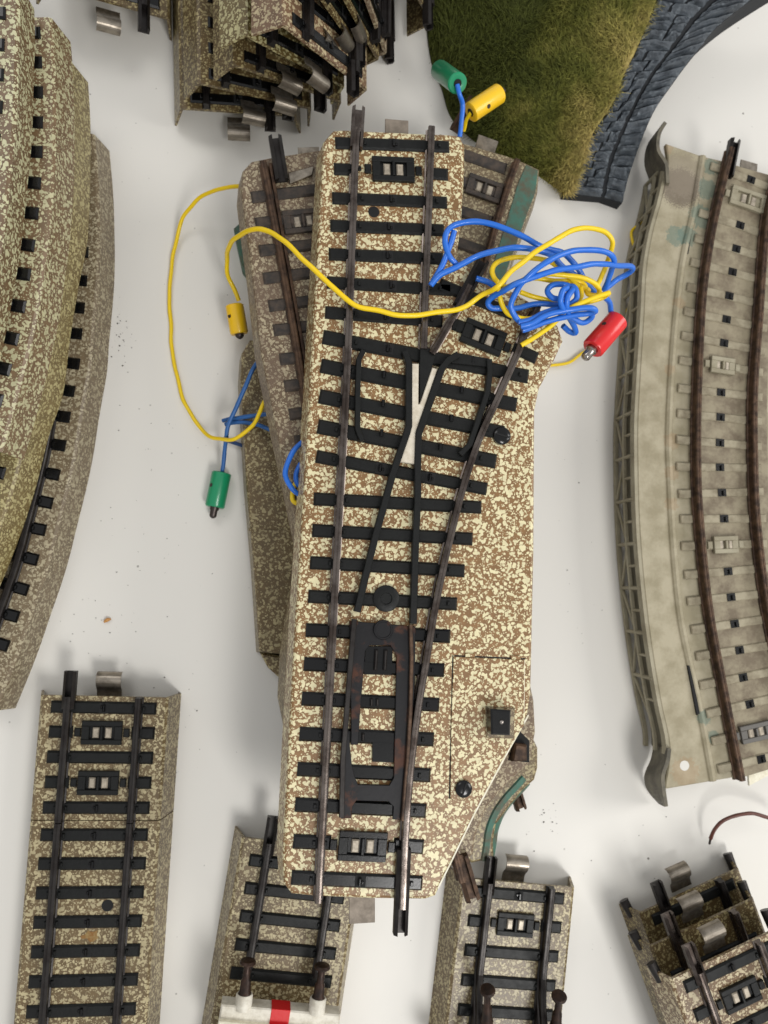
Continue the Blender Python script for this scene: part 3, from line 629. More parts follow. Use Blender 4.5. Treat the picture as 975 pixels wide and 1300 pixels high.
# ============================================================ BRIDGE
ZD = 13.5
BR = thing('model_bridge', 'weathered grey beige curved girder bridge carrying rusty rails', 'model bridge', P(880,600,0))
def bridge_mat():
    m = mat('bridge_plastic', '#a59c84', .6, bump=.4, bscale=70, col2='#8f866d', vscale=14)
    nt = m.node_tree; N = nt.nodes; L = nt.links; b = N['Principled BSDF']; src = b.inputs['Base Color'].links[0].from_socket
    tc = N.new('ShaderNodeTexCoord')
    def blot(c, rad, col, prev, sc_=60, hard=.5):
        vm = N.new('ShaderNodeVectorMath'); vm.operation = 'DISTANCE'; L.new(tc.outputs['Object'], vm.inputs[0]); vm.inputs[1].default_value = c
        n = N.new('ShaderNodeTexNoise'); n.inputs['Scale'].default_value = sc_; n.inputs['Detail'].default_value = 6; n.inputs['Roughness'].default_value = .7; L.new(tc.outputs['Object'], n.inputs['Vector'])
        dv = N.new('ShaderNodeMath'); dv.operation = 'DIVIDE'; dv.inputs[1].default_value = max(rad, .001)*.5; L.new(vm.outputs['Value'], dv.inputs[0])
        a = N.new('ShaderNodeMath'); a.operation = 'MULTIPLY_ADD'; a.inputs[1].default_value = .45; L.new(dv.outputs[0], a.inputs[0]); L.new(n.outputs['Fac'], a.inputs[2])
        r = N.new('ShaderNodeMapRange'); r.inputs['From Min'].default_value = 1.0; r.inputs['From Max'].default_value = 1.03; r.inputs['To Min'].default_value = hard; r.inputs['To Max'].default_value = 0; L.new(a.outputs[0], r.inputs['Value'])
        x = N.new('ShaderNodeMix'); x.data_type = 'RGBA'; L.new(r.outputs[0], x.inputs[0]); L.new(prev, x.inputs[6]); x.inputs[7].default_value = lin(col); return x.outputs[2]
    base = P(880,600,0)
    def lc(px, py): v = (P(px, py, ZD)-base)*S; return tuple(v)
    src = blot(lc(864,238), .10, '#62564a', src, 260, .75)
    src = blot(lc(866,222), .11, '#857a6a', src, 180, .5)
    src = blot(lc(850,305), .0, '#4a7264', src, 50, .0)
    for c_, r_ in [((858,300),.05),((872,300),.05),((890,275),.06),((897,240),.05),((903,212),.04),((893,910),.035),((905,935),.03)]:
        src = blot(lc(*c_), r_, '#5d7469', src, 130, .6)
    for c_, r_ in [((853,560),.05),((853,600),.045),((852,640),.04),((850,470),.035),((862,385),.04),((870,1000-20),.08),((848,187),.04)]:
        src = blot(lc(*c_), r_*.8, '#97754f', src, 110, .3)
    L.new(src, b.inputs['Base Color']); return m
M_br = bridge_mat()
M_brs = mat('bridge_girder', '#9c957f', .6, bump=.3, bscale=70, col2='#877f69', vscale=14)
left = [(846,182),(848,208),(840,250),(828,294),(820,342),(817,400),(811,496),(809,560),(812,675),(823,791),(838,887),(850,948),(844,1002)]
le = smooth([P(x, y, ZD) for x, y in left], 4)
right_out = [P(x, y, ZD) for x, y in [(932,987),(975,976),(1060,955),(1090,800),(1060,600),(1070,400),(1090,255),(975,222),(918,204),(892,198)]]
mb = MB(); mb.prism(le+right_out, ZD-1.6, ZD, .3); obj('deck', mb, M_br, BR)
ridge = [(892,199),(880,270),(868,324),(860,380),(853,462),(849,548),(850,598),(855,695),(865,791),(886,887),(905,991)]
rd = smooth([P(x, y, ZD) for x, y in ridge], 4); rd = [Vector((p.x, p.y, ZD)) for p in rd]
mb = MB(); mb.sweep(rd, [(-1.1,-.1),(-.5,.8),(.3,.85),(.9,.45),(1.2,-.1)]); obj('kerb', mb, M_br, BR)
# raised track bed
bed_l = [(924,206),(905,270),(896,324),(888,380),(882,462),(879,548),(879,598),(884,695),(896,791),(915,887),(934,985)]
lrail = [(927,190),(908,270),(897,330),(890,392),(885,496),(884,583),(887,656),(899,772),(920,887),(940,990)]
rrail = [(1000,200),(983,235),(973,275),(967,340),(963,400),(956,496),(956,583),(959,656),(970,752),(985,830),(1010,930)]
def zrail(pts, z, m, name, prof, n=5):
    pp = smooth([P(x, y, z+1.5) for x, y in pts], n); pp = [Vector((p.x, p.y, z)) for p in pp]
    return obj(name, MB().sweep(pp, prof), m, BR), pp
RB = [(u*.98, h*1.2) for u, h in RAIL]
rl, lp = zrail(lrail, ZD+.6, M_railr, 'rail', RB); rr, rp = zrail(rrail, ZD+.6, M_railr, 'rail', RB)
sub('rail_joiner', MB().sweep([P(930,181,ZD+1), P(921,226,ZD+1)], joiner_prof(0,1.5)), M_railk, rl, BR)
BZ = lambda x, y: (690+x/2.888, 150+y/2.888); BZ1 = lambda x, y: (690+x/2.6, 560+y/2.6)
studs = [BZ(762,225), BZ(722,392), BZ(708,478), BZ(694,563), BZ(682,651), BZ(672,737), BZ(663,824), BZ(655,908), BZ(652,1005), BZ(650,1096), BZ(648,1190), BZ(648,1280)]+[BZ1(*p) for p in [(585,87),(590,170),(597,256),(600,342),(610,430),(620,515),(632,603),(648,690),(660,780),(682,868),(700,960),(720,1050)]]
M_brd = mat('bridge_bed', '#90866f', .65, bump=.4, bscale=70, col2='#6e6250', vscale=20)
M_brd2 = mat('bridge_sleeper', '#9d947d', .65, bump=.4, bscale=90, col2='#7f7560', vscale=26)
bedp = smooth([P(x, y, ZD) for x, y in [(916,206),(898,290),(886,370),(877,480),(874,583),(878,660),(890,772),(911,887),(931,990)]], 5)
bedr = smooth([P(x, y, ZD) for x, y in [(1010,232),(992,290),(984,370),(974,480),(974,583),(977,660),(988,752),(1003,830),(1030,960)]], 5)
mb = MB(); mb.prism([Vector((p.x,p.y,0)) for p in bedp]+[Vector((p.x,p.y,0)) for p in reversed(bedr)], ZD-.5, ZD+.35, .15); obj('track_bed', mb, M_brd, BR)
studs = studs[:12]+studs[13:]
for i, (x, y) in enumerate(studs):
    j, k2 = max(i-1, 0), min(i+1, len(studs)-1); ya, yb = studs[j], studs[k2]
    c = P(x, y, ZD+.9); t = (P(*ya, ZD)-P(*yb, ZD)); t.z = 0; t.normalize(); r = Vector((t.y, -t.x, 0))
    mb = MB(); w_ = 2.3; c.z = 0
    mb.bar(c-r*12.5, c+r*12.5, w_, ZD+.3, ZD+.75, .25)
    o = obj('sleeper', mb, M_brd2, BR)
    if i in (7, 14, 21):
        frame_parts(BR, c, r, ZD+.6, wd=9 if i == 21 else 7, ht=4.6, fm=M_brs if i != 21 else mat('frame_grey', '#5d5a55', .5))
    else:
        s_ = MB(); s_.bar(c-t*1.05, c+t*1.05, 2.4, ZD+.8, ZD+.92, .02); s_.bar(c-t*.2+r*.3-t*.6, c+t*.5+r*.3, .5, ZD+.9, ZD+1.4, .1); sub('contact_stud', s_, M_gloss, o, BR)
frame_parts(BR, P(*BZ(745,305), ZD), px_dir((925,245),(975,262)), ZD+.35, wd=11, fm=M_brs)
mb = MB(); mb.prism([P(x,y,ZD-1) for x,y in [(941,202),(962,208),(961,224),(939,218)]], ZD-1.4, ZD-1, .1); obj('spring_clip', mb, M_silver, BR)
mb = MB(); mb.prism([P(x,y,ZD-1) for x,y in [(950,975),(976,972),(976,985),(952,998)]], ZD-1.9, ZD-1.2, .1); obj('spring_clip', mb, M_cream, BR)
# slots in the deck
for pts in [[(880,268),(883,268),(874,322),(868,322)], [(873,845),(877,845),(890,905),(885,908)]]:
    mb = MB(); mb.prism([P(x,y,ZD+.7) for x,y in pts], ZD+.1, ZD+.66, .02); obj('slot', mb, M_hole, BR)
q = P(869,972,ZD); mb = MB(); mb.lathe((q.x,q.y,ZD-.1), (q.x,q.y,ZD+1), [(0,1.3),(.14,1.3),(.15,.01)], 24); obj('screw_hole', mb, mat('hole_white', '#cfccc4', .5), BR)
# lattice girder on the outer side
girder = MB(); gp = resample(le[4:-3], 1.0)
def gsweep(h0, h1, u0, u1): girder.sweep([Vector((p.x, p.y, 0)) for p in gp], [(u0,h0),(u0,h1),(u1,h1),(u1,h0)])
t0 = (gp[1]-gp[0]); sgn = 1
def gpoint(i, z, u=0):
    i = max(0, min(len(gp)-1, i)); t = (gp[min(i+1, len(gp)-1)]-gp[max(i-1, 0)]).normalized(); r = Vector((t.y, -t.x, 0)); p = gp[i]+r*u; return Vector((p.x, p.y, z))
gsweep(ZD-2.6, ZD-.2, -.2, .8); gsweep(ZD-7.2, ZD-6.2, .2, 1.0); gsweep(0.6, 1.8, 0, 1.0)
def gbar(a, b, r=.55): girder.tube([a, b], r, 6)
stp = 12; i = 0; k = 0
while i+stp < len(gp):
    gbar(gpoint(i, ZD-1, .5), gpoint(i, 1.2, .5))
    gbar(gpoint(i, ZD-6.6, .5) if k % 2 else gpoint(i, 1.2, .5), gpoint(i+stp, 1.2, .5) if k % 2 else gpoint(i+stp, ZD-6.6, .5), .45)
    gbar(gpoint(i+stp//2, ZD-2, .5), gpoint(i+stp//2, ZD-6.7, .5), .4)
    i += stp; k += 1
obj('lattice_girder', girder, M_brs, BR)
wall = MB(); wall.sweep([gpoint(i, 0) for i in range(len(gp))], [(-2.2,.3),(-2.2,ZD-1.5),(-1.7,ZD-1.5),(-1.7,.3)]); obj('girder_shade', wall, mat('girder_shade', '#6f6a5b', .65, bump=.2, bscale=60), BR)  # dark sheet added behind the lattice; its colour holds the shade between members
# flared end wings
def wing(pts_top, pts_bot, z1, z0, m):
    mb = MB(); a = [P(x, y, z1) for x, y in pts_top]; b = [P(x, y, z0) for x, y in pts_bot]
    a = smooth(a, 4); b = smooth(b, 4); n = len(a)
    rings = []
    for i in range(n):
        t = a[min(i+1, n-1)]-a[max(i-1, 0)]; t.z = 0; t.normalize(); r = Vector((t.y, -t.x, 0))*.5
        rings.append([a[i]-r, a[i]+r, b[i]+r, b[i]-r])
    mb.rings(rings, sm=False); return obj('end_wing', mb, m, BR)
M_wing = mat('wing_dark', '#6b6555', .6, bump=.4, bscale=60, col2='#4a463b', vscale=20)
wing([(845,155),(837,170),(836,190),(846,208),(848,232)], [(832,172),(823,186),(820,210),(830,238),(836,262)], ZD+1.5, 2, M_wing)
wing([(850,950),(848,965),(842,985),(843,1003),(846,1024)], [(832,945),(828,965),(820,985),(824,1003),(838,1020)], ZD+1.0, 2, M_wing)
# ============================================================ EMBANKMENT WITH STONE WALL
EM = thing('embankment', 'grass covered model embankment edged by a dark blue grey stone arch wall, top right', 'embankment', P(700,100,0))
grooves = [(960,-50),(930,-25),(906,0),(880,26),(854,61),(827,96),(807,131),(789,170),(775,205),(766,250)]
inner = [(885,-70),(858,-40),(833,0),(821,30),(805,68),(790,98),(778,130),(764,152),(752,170),(740,199),(722,236),(717,246)]
outer = [(1050,-60),(985,-20),(950,3),(930,18),(906,39),(892,57),(872,82),(851,111),(833,137),(819,167),(807,199),(798,226),(790,258)]
def zc_(t): return 27.0-23.5*(t**1.15)      # wall height falls towards its foot
def curve_at(pts, zf, n=60):
    sm_ = smooth([Vector((x, y, 0)) for x, y in pts], 8)
    L = [0]
    for a, b in zip(sm_, sm_[1:]): L.append(L[-1]+(b-a).length)
    out = []
    for i in range(n+1):
        s = L[-1]*i/n; k = 0
        while k < len(L)-2 and L[k+1] < s: k += 1
        u = (s-L[k])/(L[k+1]-L[k]); p = sm_[k].lerp(sm_[k+1], u); out.append(P(p.x, p.y, zf(i/n)))
    return out
from mathutils import noise as mnoise
def stone_band(ca, cb, rows, lift, rnd, cuts):
    """stones between two curves: courses of uneven length, each split at its own place"""
    mb = MB(); n = len(ca)-1
    def pt(ii, rr):
        ii = max(0, min(n, ii)); k = min(int(ii), n-1); f = ii-k
        A = ca[k].lerp(ca[k+1], f); B = cb[k].lerp(cb[k+1], f); return A.lerp(B, rr)
    def stone(i0, i1, r0, r1, skew):
        G = 5; h = lift+rnd.uniform(-.4, .7); ox, oy = rnd.uniform(0, 99), rnd.uniform(0, 99); tlt = rnd.uniform(-.5, .5); grid_ = []
        gi, gr = .10, .035
        for a in range(G+1):
            row = []
            for b in range(G+1):
                u, v = a/G, b/G
                ii = i0+gi+(i1-i0-2*gi)*u+skew*(v-.5)+mnoise.noise(Vector((ox+u*2, v*2+oy, 3)))*.22
                rr = r0+gr+(r1-r0-2*gr)*v+mnoise.noise(Vector((ox+u*2, v*2+oy, 7)))*.05
                p = pt(ii, max(-.02, min(1.03, rr))); e = min(u, 1-u, v, 1-v)
                z = p.z+h*(.25 if e == 0 else 1)+(tlt*(u-.5) if e else 0)+mnoise.noise(Vector((ox+u*3.2, v*3.2+oy, 1)))*(.75 if e else .3)
                row.append(Vector((p.x, p.y, z)))
            grid_.append(row)
        vs = [v for r in grid_ for v in r]; W = G+1; fs = []
        for a in range(G):
            for b in range(G): fs.append((a*W+b, a*W+b+1, (a+1)*W+b+1, (a+1)*W+b))
        rim = [a*W for a in range(G+1)]+[G*W+b for b in range(1, G+1)]+[a*W+G for a in range(G-1, -1, -1)]+[b for b in range(G-1, 0, -1)]
        o = len(vs); vs += [Vector((vs[r].x, vs[r].y, vs[r].z-2.0)) for r in rim]
        for k in range(len(rim)): k2 = (k+1) % len(rim); fs.append((rim[k], rim[k2], o+k2, o+k))
        mb.add(vs, fs)
    i = 0.0
    while i < n-.4:
        j = min(n, i+rnd.uniform(*cuts))
        if n-j < 1: j = n
        sk = rnd.uniform(-.25, .25)
        if rows == 1: stone(i, j, 0, 1, sk)
        else:
            c = rnd.choice([.38, .5, .62, .45]); 
            if rnd.random() < .18: stone(i, j, 0, 1, sk)
            else: stone(i, j, 0, c, sk); stone(i, j, c, 1, sk)
        i = j
    return mb
def stone_mat():
    m = mat('blue_stone', '#3b4249', .6, bump=1.0, bscale=30, col2='#262b31', vscale=22); nt = m.node_tree; N = nt.nodes; L = nt.links; b = N['Principled BSDF']
    src = b.inputs['Base Color'].links[0].from_socket
    g = N.new('ShaderNodeNewGeometry'); pr = N.new('ShaderNodeMapRange'); pr.inputs['From Min'].default_value = .52; pr.inputs['From Max'].default_value = .66; L.new(g.outputs['Pointiness'], pr.inputs['Value'])
    tc = N.new('ShaderNodeTexCoord'); n = N.new('ShaderNodeTexNoise'); n.inputs['Scale'].default_value = 55; n.inputs['Detail'].default_value = 6; L.new(tc.outputs['Object'], n.inputs['Vector'])
    r = N.new('ShaderNodeMapRange'); r.inputs['From Min'].default_value = .58; r.inputs['From Max'].default_value = .72; r.inputs['To Max'].default_value = .6; L.new(n.outputs['Fac'], r.inputs['Value'])
    ad = N.new('ShaderNodeMath'); ad.operation = 'ADD'; ad.use_clamp = True; L.new(pr.outputs[0], ad.inputs[0]); L.new(r.outputs[0], ad.inputs[1])
    x = N.new('ShaderNodeMix'); x.data_type = 'RGBA'; L.new(ad.outputs[0], x.inputs[0]); L.new(src, x.inputs[6]); x.inputs[7].default_value = lin('#6a7177'); L.new(x.outputs[2], b.inputs['Base Color'])
    b.inputs['Normal'].links[0].from_node.inputs['Distance'].default_value = .012
    return m
M_stone = stone_mat(); M_mortar = mat('mortar', '#15181c', .8, bump=.5, bscale=60)
rs = random.Random(3)
ci = curve_at(inner, zc_); cg = curve_at(grooves, lambda t: zc_(t)); co = curve_at(outer, lambda t: zc_(t)+.3)
cg1 = [a.lerp(b, .04) for a, b in zip(cg, ci)]; cg2 = [a.lerp(b, .05) for a, b in zip(cg, co)]
wb = MB()
for ca, cb in ((ci, cg), (cg, co)):
    rings = [[Vector((a.x,a.y,max(0, a.z-11))), Vector((a.x,a.y,a.z-.3)), Vector((b.x,b.y,b.z-.3)), Vector((b.x,b.y,max(0, b.z-11)))] for a, b in zip(ca, cb)]
    wb.rings(rings)
wl = obj('arch_wall', wb, M_mortar, EM)
sub('wall_stones', stone_band(ci, cg1, 2, .9, rs, (1.7, 2.9)), M_stone, wl, EM)
sub('arch_stones', stone_band(cg2, co, 1, 1.3, rs, (1.7, 2.9)), M_stone, wl, EM)
# hill
hill_edge = [(543,-60),(541,-10),(543,40),(549,80),(561,110),(575,150),(610,182),(640,196),(670,212),(700,232),(716,244)]
he = curve_at(hill_edge, lambda t: 1.0, 60)
NU, NV = 61, 26
import numpy as np
from mathutils import noise as mnoise
grid = []
for i in range(NU):
    row = []; a = he[i]; b = ci[min(60, i)]
    for j in range(NV):
        f = j/(NV-1); p = a.lerp(Vector((b.x, b.y, b.z)), f)
        zmax = b.z+1.0
        z = 1.0+(zmax-1.0)*(1-(1-f)**1.8) + .9*mnoise.noise(Vector((p.x*.08, p.y*.08, 1)))*min(1, 4*f)*min(1, 4*(1-f)+.2)
        if f == 0: z = 0.8
        row.append(Vector((p.x, p.y, z)))
    grid.append(row)
hb = MB(); hb.rings([[Vector((r[0].x, r[0].y, 0))]+r+[Vector((r[-1].x, r[-1].y, 0))] for r in grid], closed=False, cap0=False, cap1=False, sm=True)
def grass_mat(name, ground):
    m = bpy.data.materials.new(name); m.use_nodes = True; nt = m.node_tree; N = nt.nodes; L = nt.links; b = N['Principled BSDF']
    tc = N.new('ShaderNodeTexCoord')
    n = N.new('ShaderNodeTexNoise'); n.inputs['Scale'].default_value = 5; n.inputs['Detail'].default_value = 6; n.inputs['Roughness'].default_value = .65
    L.new(tc.outputs['Object'], n.inputs['Vector'])
    sp = N.new('ShaderNodeSeparateXYZ'); L.new(tc.outputs['Object'], sp.inputs[0])
    # the straw coloured fibres lie towards the wall and the foot
    dt = N.new('ShaderNodeVectorMath'); dt.operation = 'DOT_PRODUCT'; L.new(tc.outputs['Object'], dt.inputs[0]); dt.inputs[1].default_value = (.9,-.35,0)
    ma = N.new('ShaderNodeMath'); ma.operation = 'MULTIPLY_ADD'; ma.inputs[1].default_value = .95; L.new(dt.outputs['Value'], ma.inputs[0]); L.new(n.outputs['Fac'], ma.inputs[2])
    r = N.new('ShaderNodeValToRGB'); L.new(ma.outputs[0], r.inputs[0]); e = r.color_ramp.elements
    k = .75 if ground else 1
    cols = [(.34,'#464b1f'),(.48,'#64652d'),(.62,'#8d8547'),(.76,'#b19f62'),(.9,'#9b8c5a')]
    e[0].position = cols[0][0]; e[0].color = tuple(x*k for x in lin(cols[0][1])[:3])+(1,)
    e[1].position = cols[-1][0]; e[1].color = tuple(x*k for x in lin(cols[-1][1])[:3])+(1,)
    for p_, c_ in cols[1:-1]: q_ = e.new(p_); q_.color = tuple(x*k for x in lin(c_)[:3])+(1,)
    f = N.new('ShaderNodeTexNoise'); f.inputs['Scale'].default_value = 90; f.inputs['Detail'].default_value = 2; L.new(tc.outputs['Object'], f.inputs['Vector'])
    mr = N.new('ShaderNodeMapRange'); mr.inputs['From Min'].default_value = .3; mr.inputs['From Max'].default_value = .7; mr.inputs['To Min'].default_value = .55; mr.inputs['To Max'].default_value = 1.5; L.new(f.outputs['Fac'], mr.inputs['Value'])
    mm = N.new('ShaderNodeVectorMath'); mm.operation = 'SCALE'; L.new(r.outputs[0], mm.inputs[0]); L.new(mr.outputs[0], mm.inputs['Scale'])
    L.new(mm.outputs[0], b.inputs['Base Color']); b.inputs['Roughness'].default_value = .7; b.inputs['Specular IOR Level'].default_value = .15
    return m
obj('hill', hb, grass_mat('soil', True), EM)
rg = random.Random(11); gm = MB(); gv = []; gf = []
NB = 30000
for k in range(NB):
    i = rg.uniform(0, NU-1.001); j = rg.uniform(0, NV-1.001); ii, jj = int(i), int(j); fi, fj = i-ii, j-jj
    if j/(NV-1) > .985: continue
    p = grid[ii][jj].lerp(grid[ii+1][jj], fi).lerp(grid[ii][jj+1].lerp(grid[ii+1][jj+1], fi), fj)
    cl = mnoise.noise(Vector((p.x*.12, p.y*.12, 5)))
    ang = mnoise.noise(Vector((p.x*.06, p.y*.06, 9)))*5+rg.gauss(0, 1.1)
    L_ = rg.uniform(2.0, 4.6)*(1+.3*cl); lean = rg.uniform(.35, 1.1); wd = rg.uniform(.07, .15)
    dx, dy = math.cos(ang), math.sin(ang); nx, ny = -dy*wd, dx*wd; o = len(gv)
    for t in (0, .5, 1):
        q = Vector((p.x+dx*L_*lean*t*t*.8+dx*L_*lean*t*.2, p.y+dy*L_*lean*t*t*.8+dy*L_*lean*t*.2, p.z-.2+L_*t*(1-.35*lean*t)*.85)); s_ = 1-t*.75
        gv.append(Vector((q.x+nx*s_, q.y+ny*s_, q.z))); gv.append(Vector((q.x-nx*s_, q.y-ny*s_, q.z)))
    gf += [(o, o+1, o+3, o+2), (o+2, o+3, o+5, o+4)]
gm.v = gv; gm.f = gf; gm.sm = [False]*len(gf)
go = obj('grass', gm, grass_mat('static_grass', False), EM); go['kind'] = 'stuff'
# ============================================================ CABLES
def wire(root, strands, r, m, name='wire'):
    mb = MB()
    for st_ in strands:
        pts = smooth([P(x, y, z) for x, y, z in st_], 8)
        pts = [p+Vector((mnoise.noise(p*.16), mnoise.noise(p*.16+Vector((9,3,1))), 0))*.55 for p in pts]
        mb.tube(pts, [r*(1+.07*mnoise.noise(p*.5)) for p in pts], 10)
    return obj(name, mb, m, root)
def plug(root, a, b, r, m, pin=None, pm=None, pr=.8, hollow='a'):
    """sleeve from a (cable side) to b (pin side)"""
    a = P(*a); b = P(*b); L = (b-a).length; mb = MB()
    mb.lathe(a, b, [(1.6,r*.38),(.05,r*.42),(0,r*.5),(0,r*.88),(.25,r),(L-.35,r*1.0),(L,r*.9),(L,r*.55),(L-.6,r*.5)], 32)
    o = obj('plug_sleeve', mb, m, root)
    rg_ = MB(); rg_.lathe(a+(b-a)*.0, b, [(-.0,r*.5),(.0,r*.62),(.06,r*.62),(.3,r*.4)], 24)
    d = (b-a).normalized(); c = MB(); q = b+d*pin
    c.lathe(b-d*.8, q, [(0,pr*1.25),(1.4,pr*1.25),(1.7,pr),(pin+.1,pr),(pin+.5,pr*.75),(pin+.8,pr*.1)], 20); pp = sub('pin', c, pm or M_darkpin, o, root)
    hole = MB(); hole.lathe(a-d*.02, b, [(0,.02),(0,r*.4),(.1,r*.4)], 20); sub('cable_hole', hole, M_hole, o, root)
    sd = d.cross(Vector((0,0,1))).normalized(); nn = (sd*.75+Vector((0,0,.66))).normalized(); q0 = a+d*L*.42+nn*(r-.25)
    sc_ = MB(); sc_.lathe(q0, q0+nn, [(0,.55),(.27,.55),(.28,.02)], 14); sub('set_screw', sc_, M_darkpin, o, root)
    return o
YW = .58; BW = .66; G = 47
C1 = thing('cable', 'yellow cable from a left yellow plug across the top switch into the tangle', 'cable', P(302,400,5))
wire(C1, [[(302.6,382,9),(291,352,12),(287,327.5,17),(296,305,26),(318,293,34),(343,295.5,38),(372,318,41.5),(402,347,43.3),(445,383,43.6),(496,398.6,44),(542.6,398.6,44),(589,389,44.2),(615,373,46),(632,363.5,49),(648,347,50),(665,332,51),(681,317.5,52),(702,306,52),(730.6,293,50),(752,290,48),(768,295,46),(776.6,306,45),(776,319,43),(771.6,331,40),(767,344,40),(760,359,41),(748,366,42),(735,363,44)],
  [(735,363,44),(700,334,44),(668,328,45),(645,328,45),(630,334,46),(624.6,344,46.5),(628.6,355,47),(640,364,46),(655,360,46),(671,353,46),(692,350,47),(709,350,47),(734,352,47),(752,358.7,46),(760,367,45),(758,374,44),(745,372,43),(740,360,43),(728,357,43),(700,356,44),(680,354,44),(664,356,44)],
  [(632,364,47),(634,376,45),(638.5,390,44),(648,399.5,44),(668,403,44),(688,401,44)],
  [(660,371.6,42),(678,378,42),(702.7,383,42),(722,386,42),(736,377,44),(736,364,44)],
  [(773,371,47),(758.5,375,47),(739,383,47),(722,391,46),(709,403,44),(699,413,43.5),(679.7,427.6,43),(663,439,42.5)],
  [(773,371,47),(766,377,45),(748,382,44),(735,386,43)]], YW, M_yel)
plug(C1, (297.5,387,9), (304,424,8), 2.35, M_yplug, pin=1.4, pr=.9)
C2_ = thing('cable', 'bright blue cable coiled in loops right of the top switch, ending in red plug', 'cable', P(700,380,40))
wire(C2_, [[(546.6,363.5,43.6),(560,348.7,44.5),(581,337,45),(605.7,325.7,46),(630,318,47.5),(655,315,49),(679.6,316.7,49),(700,324,47),(709,334,46),(718,342,45),(732,352,43),(738,362,42)],
  [(546.6,363.5,43.6),(556,347,44),(564.6,330.6,44.5),(574.5,309,45),(578.6,293,45.5)],
  [(581,336,44),(571,324,45),(566,307.6,45.5),(569.6,293,46),(582.7,284.6,46.5),(605.7,282,47),(628.6,286,47.5),(655,297.8,48),(679.6,310,48),(700,317,47),(716,322.5,46),(725.7,330.8,45),(734,342,44),(741,355,43),(752,367,42),(766.7,376.7,40),(775,385,38),(777,396,36)],
  [(633.6,391,43),(624,391,43),(619.6,385,43.5),(627,375,45),(645,366,48),(665,357,49.5),(689.6,347,50),(717.5,341,50),(750,337,49),(778,336.5,46),(799.6,339,42),(804.5,343,40),(796,350,38),(781.5,357,37),(766.7,367,38)],
  [(766.7,367,38),(773,355,41),(778,344,43),(780,332,46),(771.6,322.5,48),(752,317,49),(729,318.4,50),(706,324,51),(684.6,337,51),(670,352,50),(658,367,48),(648,385,46),(650,396,45),(658,406,44),(672,411,44)],
  [(633.6,391,43),(655,391,42.5),(679.6,386.5,42.5),(701,386,43),(716,385,44)],
  [(660,414.5,45),(676,409.6,45.5),(693,401,46),(714,395,46.5),(734,391,47),(750,391,47),(755,395,46),(744,398,45),(730.6,399.7,45),(709,404,45),(686,411,44.5),(663,419,44)],
  [(657,409,44.5),(676,404,45),(694,396,45),(712,391,45.5),(730,389,46)],
  [(750,396,45),(751,402,44),(745,408,43),(737,409.6,43),(727,404,43.5),(716,399,44)],
  [(716,392,44),(724,406,41),(730,422,38),(722,421,37),(714,413,38)],
  [(727,363.6,46),(716,361,46),(702.7,363.6,46),(696,371,46),(702.7,378.5,46),(714,378,46),(722,371,45.5),(725,363,46),(731,366,46.5),(731,378,46),(722,386,45.5)],
  [(722,364,48),(716,370,48.5),(713,383,48),(717,396,46)], [(728,366,47.5),(722,376,48),(720,388,47),(722,398,45)],
  [(604,355,42),(616,358,42),(627,363.5,43)]], BW, M_blue)
plug(C2_, (784,406,36), (752,443,37), 2.75, M_red, pin=3.6, pm=M_nickel, pr=1.15)
C3 = thing('cable', 'thin yellow cable arcing on the table left of the pile', 'cable', P(220,400,0))
wire(C3, [[(318,236,24),(309.5,236,22),(274,241,14),(244,261,7),(225,298,2),(218.5,342,1),(216,391,.8),(218.5,441,.8),(227,484,1),(240,520,1.5),(258,546,3),(278,557,7),(297.6,556.5,11),(319,542,13.5),(330,524,16),(336,508,19)]], .52, M_yel)
C4 = thing('cable', 'blue cable hanging from the pile to a green plug on the table at left', 'cable', P(280,620,0))
wire(C4, [[(330,452,16),(323,464,14),(308,498.7,12),(294,527.6,10.5),(287,556.5,8),(285,582,5),(282.5,603,3)], [(284,535,6),(305,531,10),(325,527,12.5),(345,524,14)], [(287,540,7),(312,536.6,10),(345,546,13)]], .55, mat('blue_pvc_dull', '#2a5f9e', .45))
plug(C4, (281.5,600,2.6), (272.5,644,2.6), 2.55, M_green, pin=3.0, pm=M_darkpin, pr=.95)
C5 = thing('cable', 'dark navy cable end poking out under the blue one, left of the pile', 'cable', P(300,565,0)); wire(C5, [[(286,559,1),(306,564.5,2),(325,568,4)]], .5, M_navy)
C6 = thing('cable', 'blue and yellow cable loop squeezed between the grimy switch and the top one', 'cable', P(370,600,31))
wire(C6, [[(392,556,32),(384,562,32.5),(372,575,33),(364,590,33),(362,603.5,33),(367,617,33),(376,627,32.5),(392,632,32)], [(392,580,31.5),(381,591,32),(375,603,32),(377,616,32),(390,622,31.5)]], .6, M_blue)
wire(C6, [[(394,595,30.5),(382,603,30.7),(373,620,30.5),(372,634,30.5),(380,639,30.5),(394,640,30.5)]], .55, M_yel)
C7 = thing('cable', 'blue cable leading up to the green plug beside the grass', 'cable', P(582,140,25))
wire(C7, [[(580.5,108,33.5),(583,120,33),(586,133,31),(585,150,30),(583,175,28)]], .6, M_blue)
plug(C7, (581,106,33.5), (558,89,24), 2.45, M_green, pin=1.2, pr=.9)
C8 = thing('cable', 'yellow plug lying at the edge of the grass, dark pin pointing up right', 'cable', P(610,135,24))
plug(C8, (597,143,27), (634.5,118,27), 2.5, M_yplug, pin=1.9, pr=.75)
wire(C8, [[(599,142,27),(592,152,25),(588,165,22)]], .5, M_yel)
C9 = thing('cable', 'thin yellow cable lying on the table between the red plug and the bridge', 'cable', P(800,350,0))
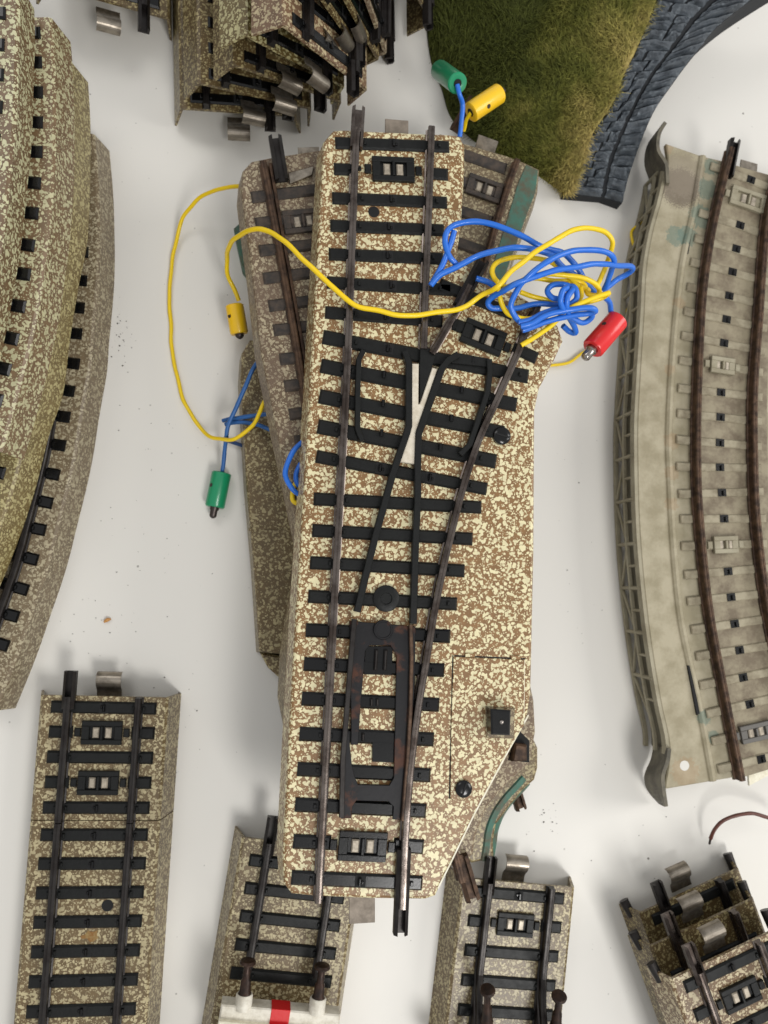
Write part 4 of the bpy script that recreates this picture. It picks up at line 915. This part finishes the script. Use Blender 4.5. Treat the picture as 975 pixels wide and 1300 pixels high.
wire(C9, [[(822,281,1),(814,284,1),(802,293,1.5),(804,308,2),(811,325,1.5),(811,349,1),(806,372,1),(800,387,1),(788,405,1),(765,432,1),(739,449,1),(715,461,1),(690,468,1)]], .42, M_yel)
C10 = thing('cable', 'brown cable with a stripped end, entering from the right below the bridge', 'cable', P(930,1050,0))
wire(C10, [[(902,1064,4),(908,1054,5.5),(920,1042,7),(938,1034,8),(955,1033,8),(975,1038,8),(1000,1048,7)]], .5, M_brownw)
wire(C10, [[(900,1071,3.0),(901,1067,3.5),(903,1062,4.2)]], .3, M_darkpin, 'bare_end')
# ============================================================ DUST
rd_ = random.Random(5); du = MB()
clusters = [((150,420),(10,28),34,.35),((390,40),(1,1),0,.3),((120,770),(28,80),34,.28),((190,640),(40,90),34,.25),((690,1060),(10,16),10,.3),((700,1040),(8,8),8,.35),((800,1080),(60,50),10,.25),((230,900),(18,60),22,.3),((740,700),(20,90),7,.3),((190,90),(30,60),6,.25)]
for (cx_, cy_), (sx, sy), n_, sz in clusters:
    for _ in range(n_):
        p = P(cx_+rd_.gauss(0, sx*1.0), cy_+rd_.gauss(0, sy*1.0), 0); r_ = sz*.85*rd_.uniform(.25, 1)**1.6; a_ = rd_.uniform(0, 3)
        q = [Vector((p.x+math.cos(a_+t)*r_*rd_.uniform(.4, 1.3), p.y+math.sin(a_+t)*r_*rd_.uniform(.3, .8), 0)) for t in (0,1.2,2.4,3.6,5)]
        du.prism(q, .0, .1+r_*.3, .03)
do = obj('dust', du, mat('dust', '#4d473f', .8)); do['kind'] = 'stuff'; do['label'] = 'dark dust crumbs scattered on the white table'; do['category'] = 'dust'
ch = MB(); a_ = P(132,790,.5); b_ = P(141,786,.5); ch.tube(smooth([a_, a_.lerp(b_,.5)+Vector((0,.25,.1)), b_], 4), [.2,.3,.42,.5,.5,.45,.35,.25,.12], 7)
co_ = obj('wood_chip', ch, mat('chip', '#c08a4a', .6)); co_['label'] = 'tiny tan wood chip on the table right of the left heap'; co_['category'] = 'wood chip'
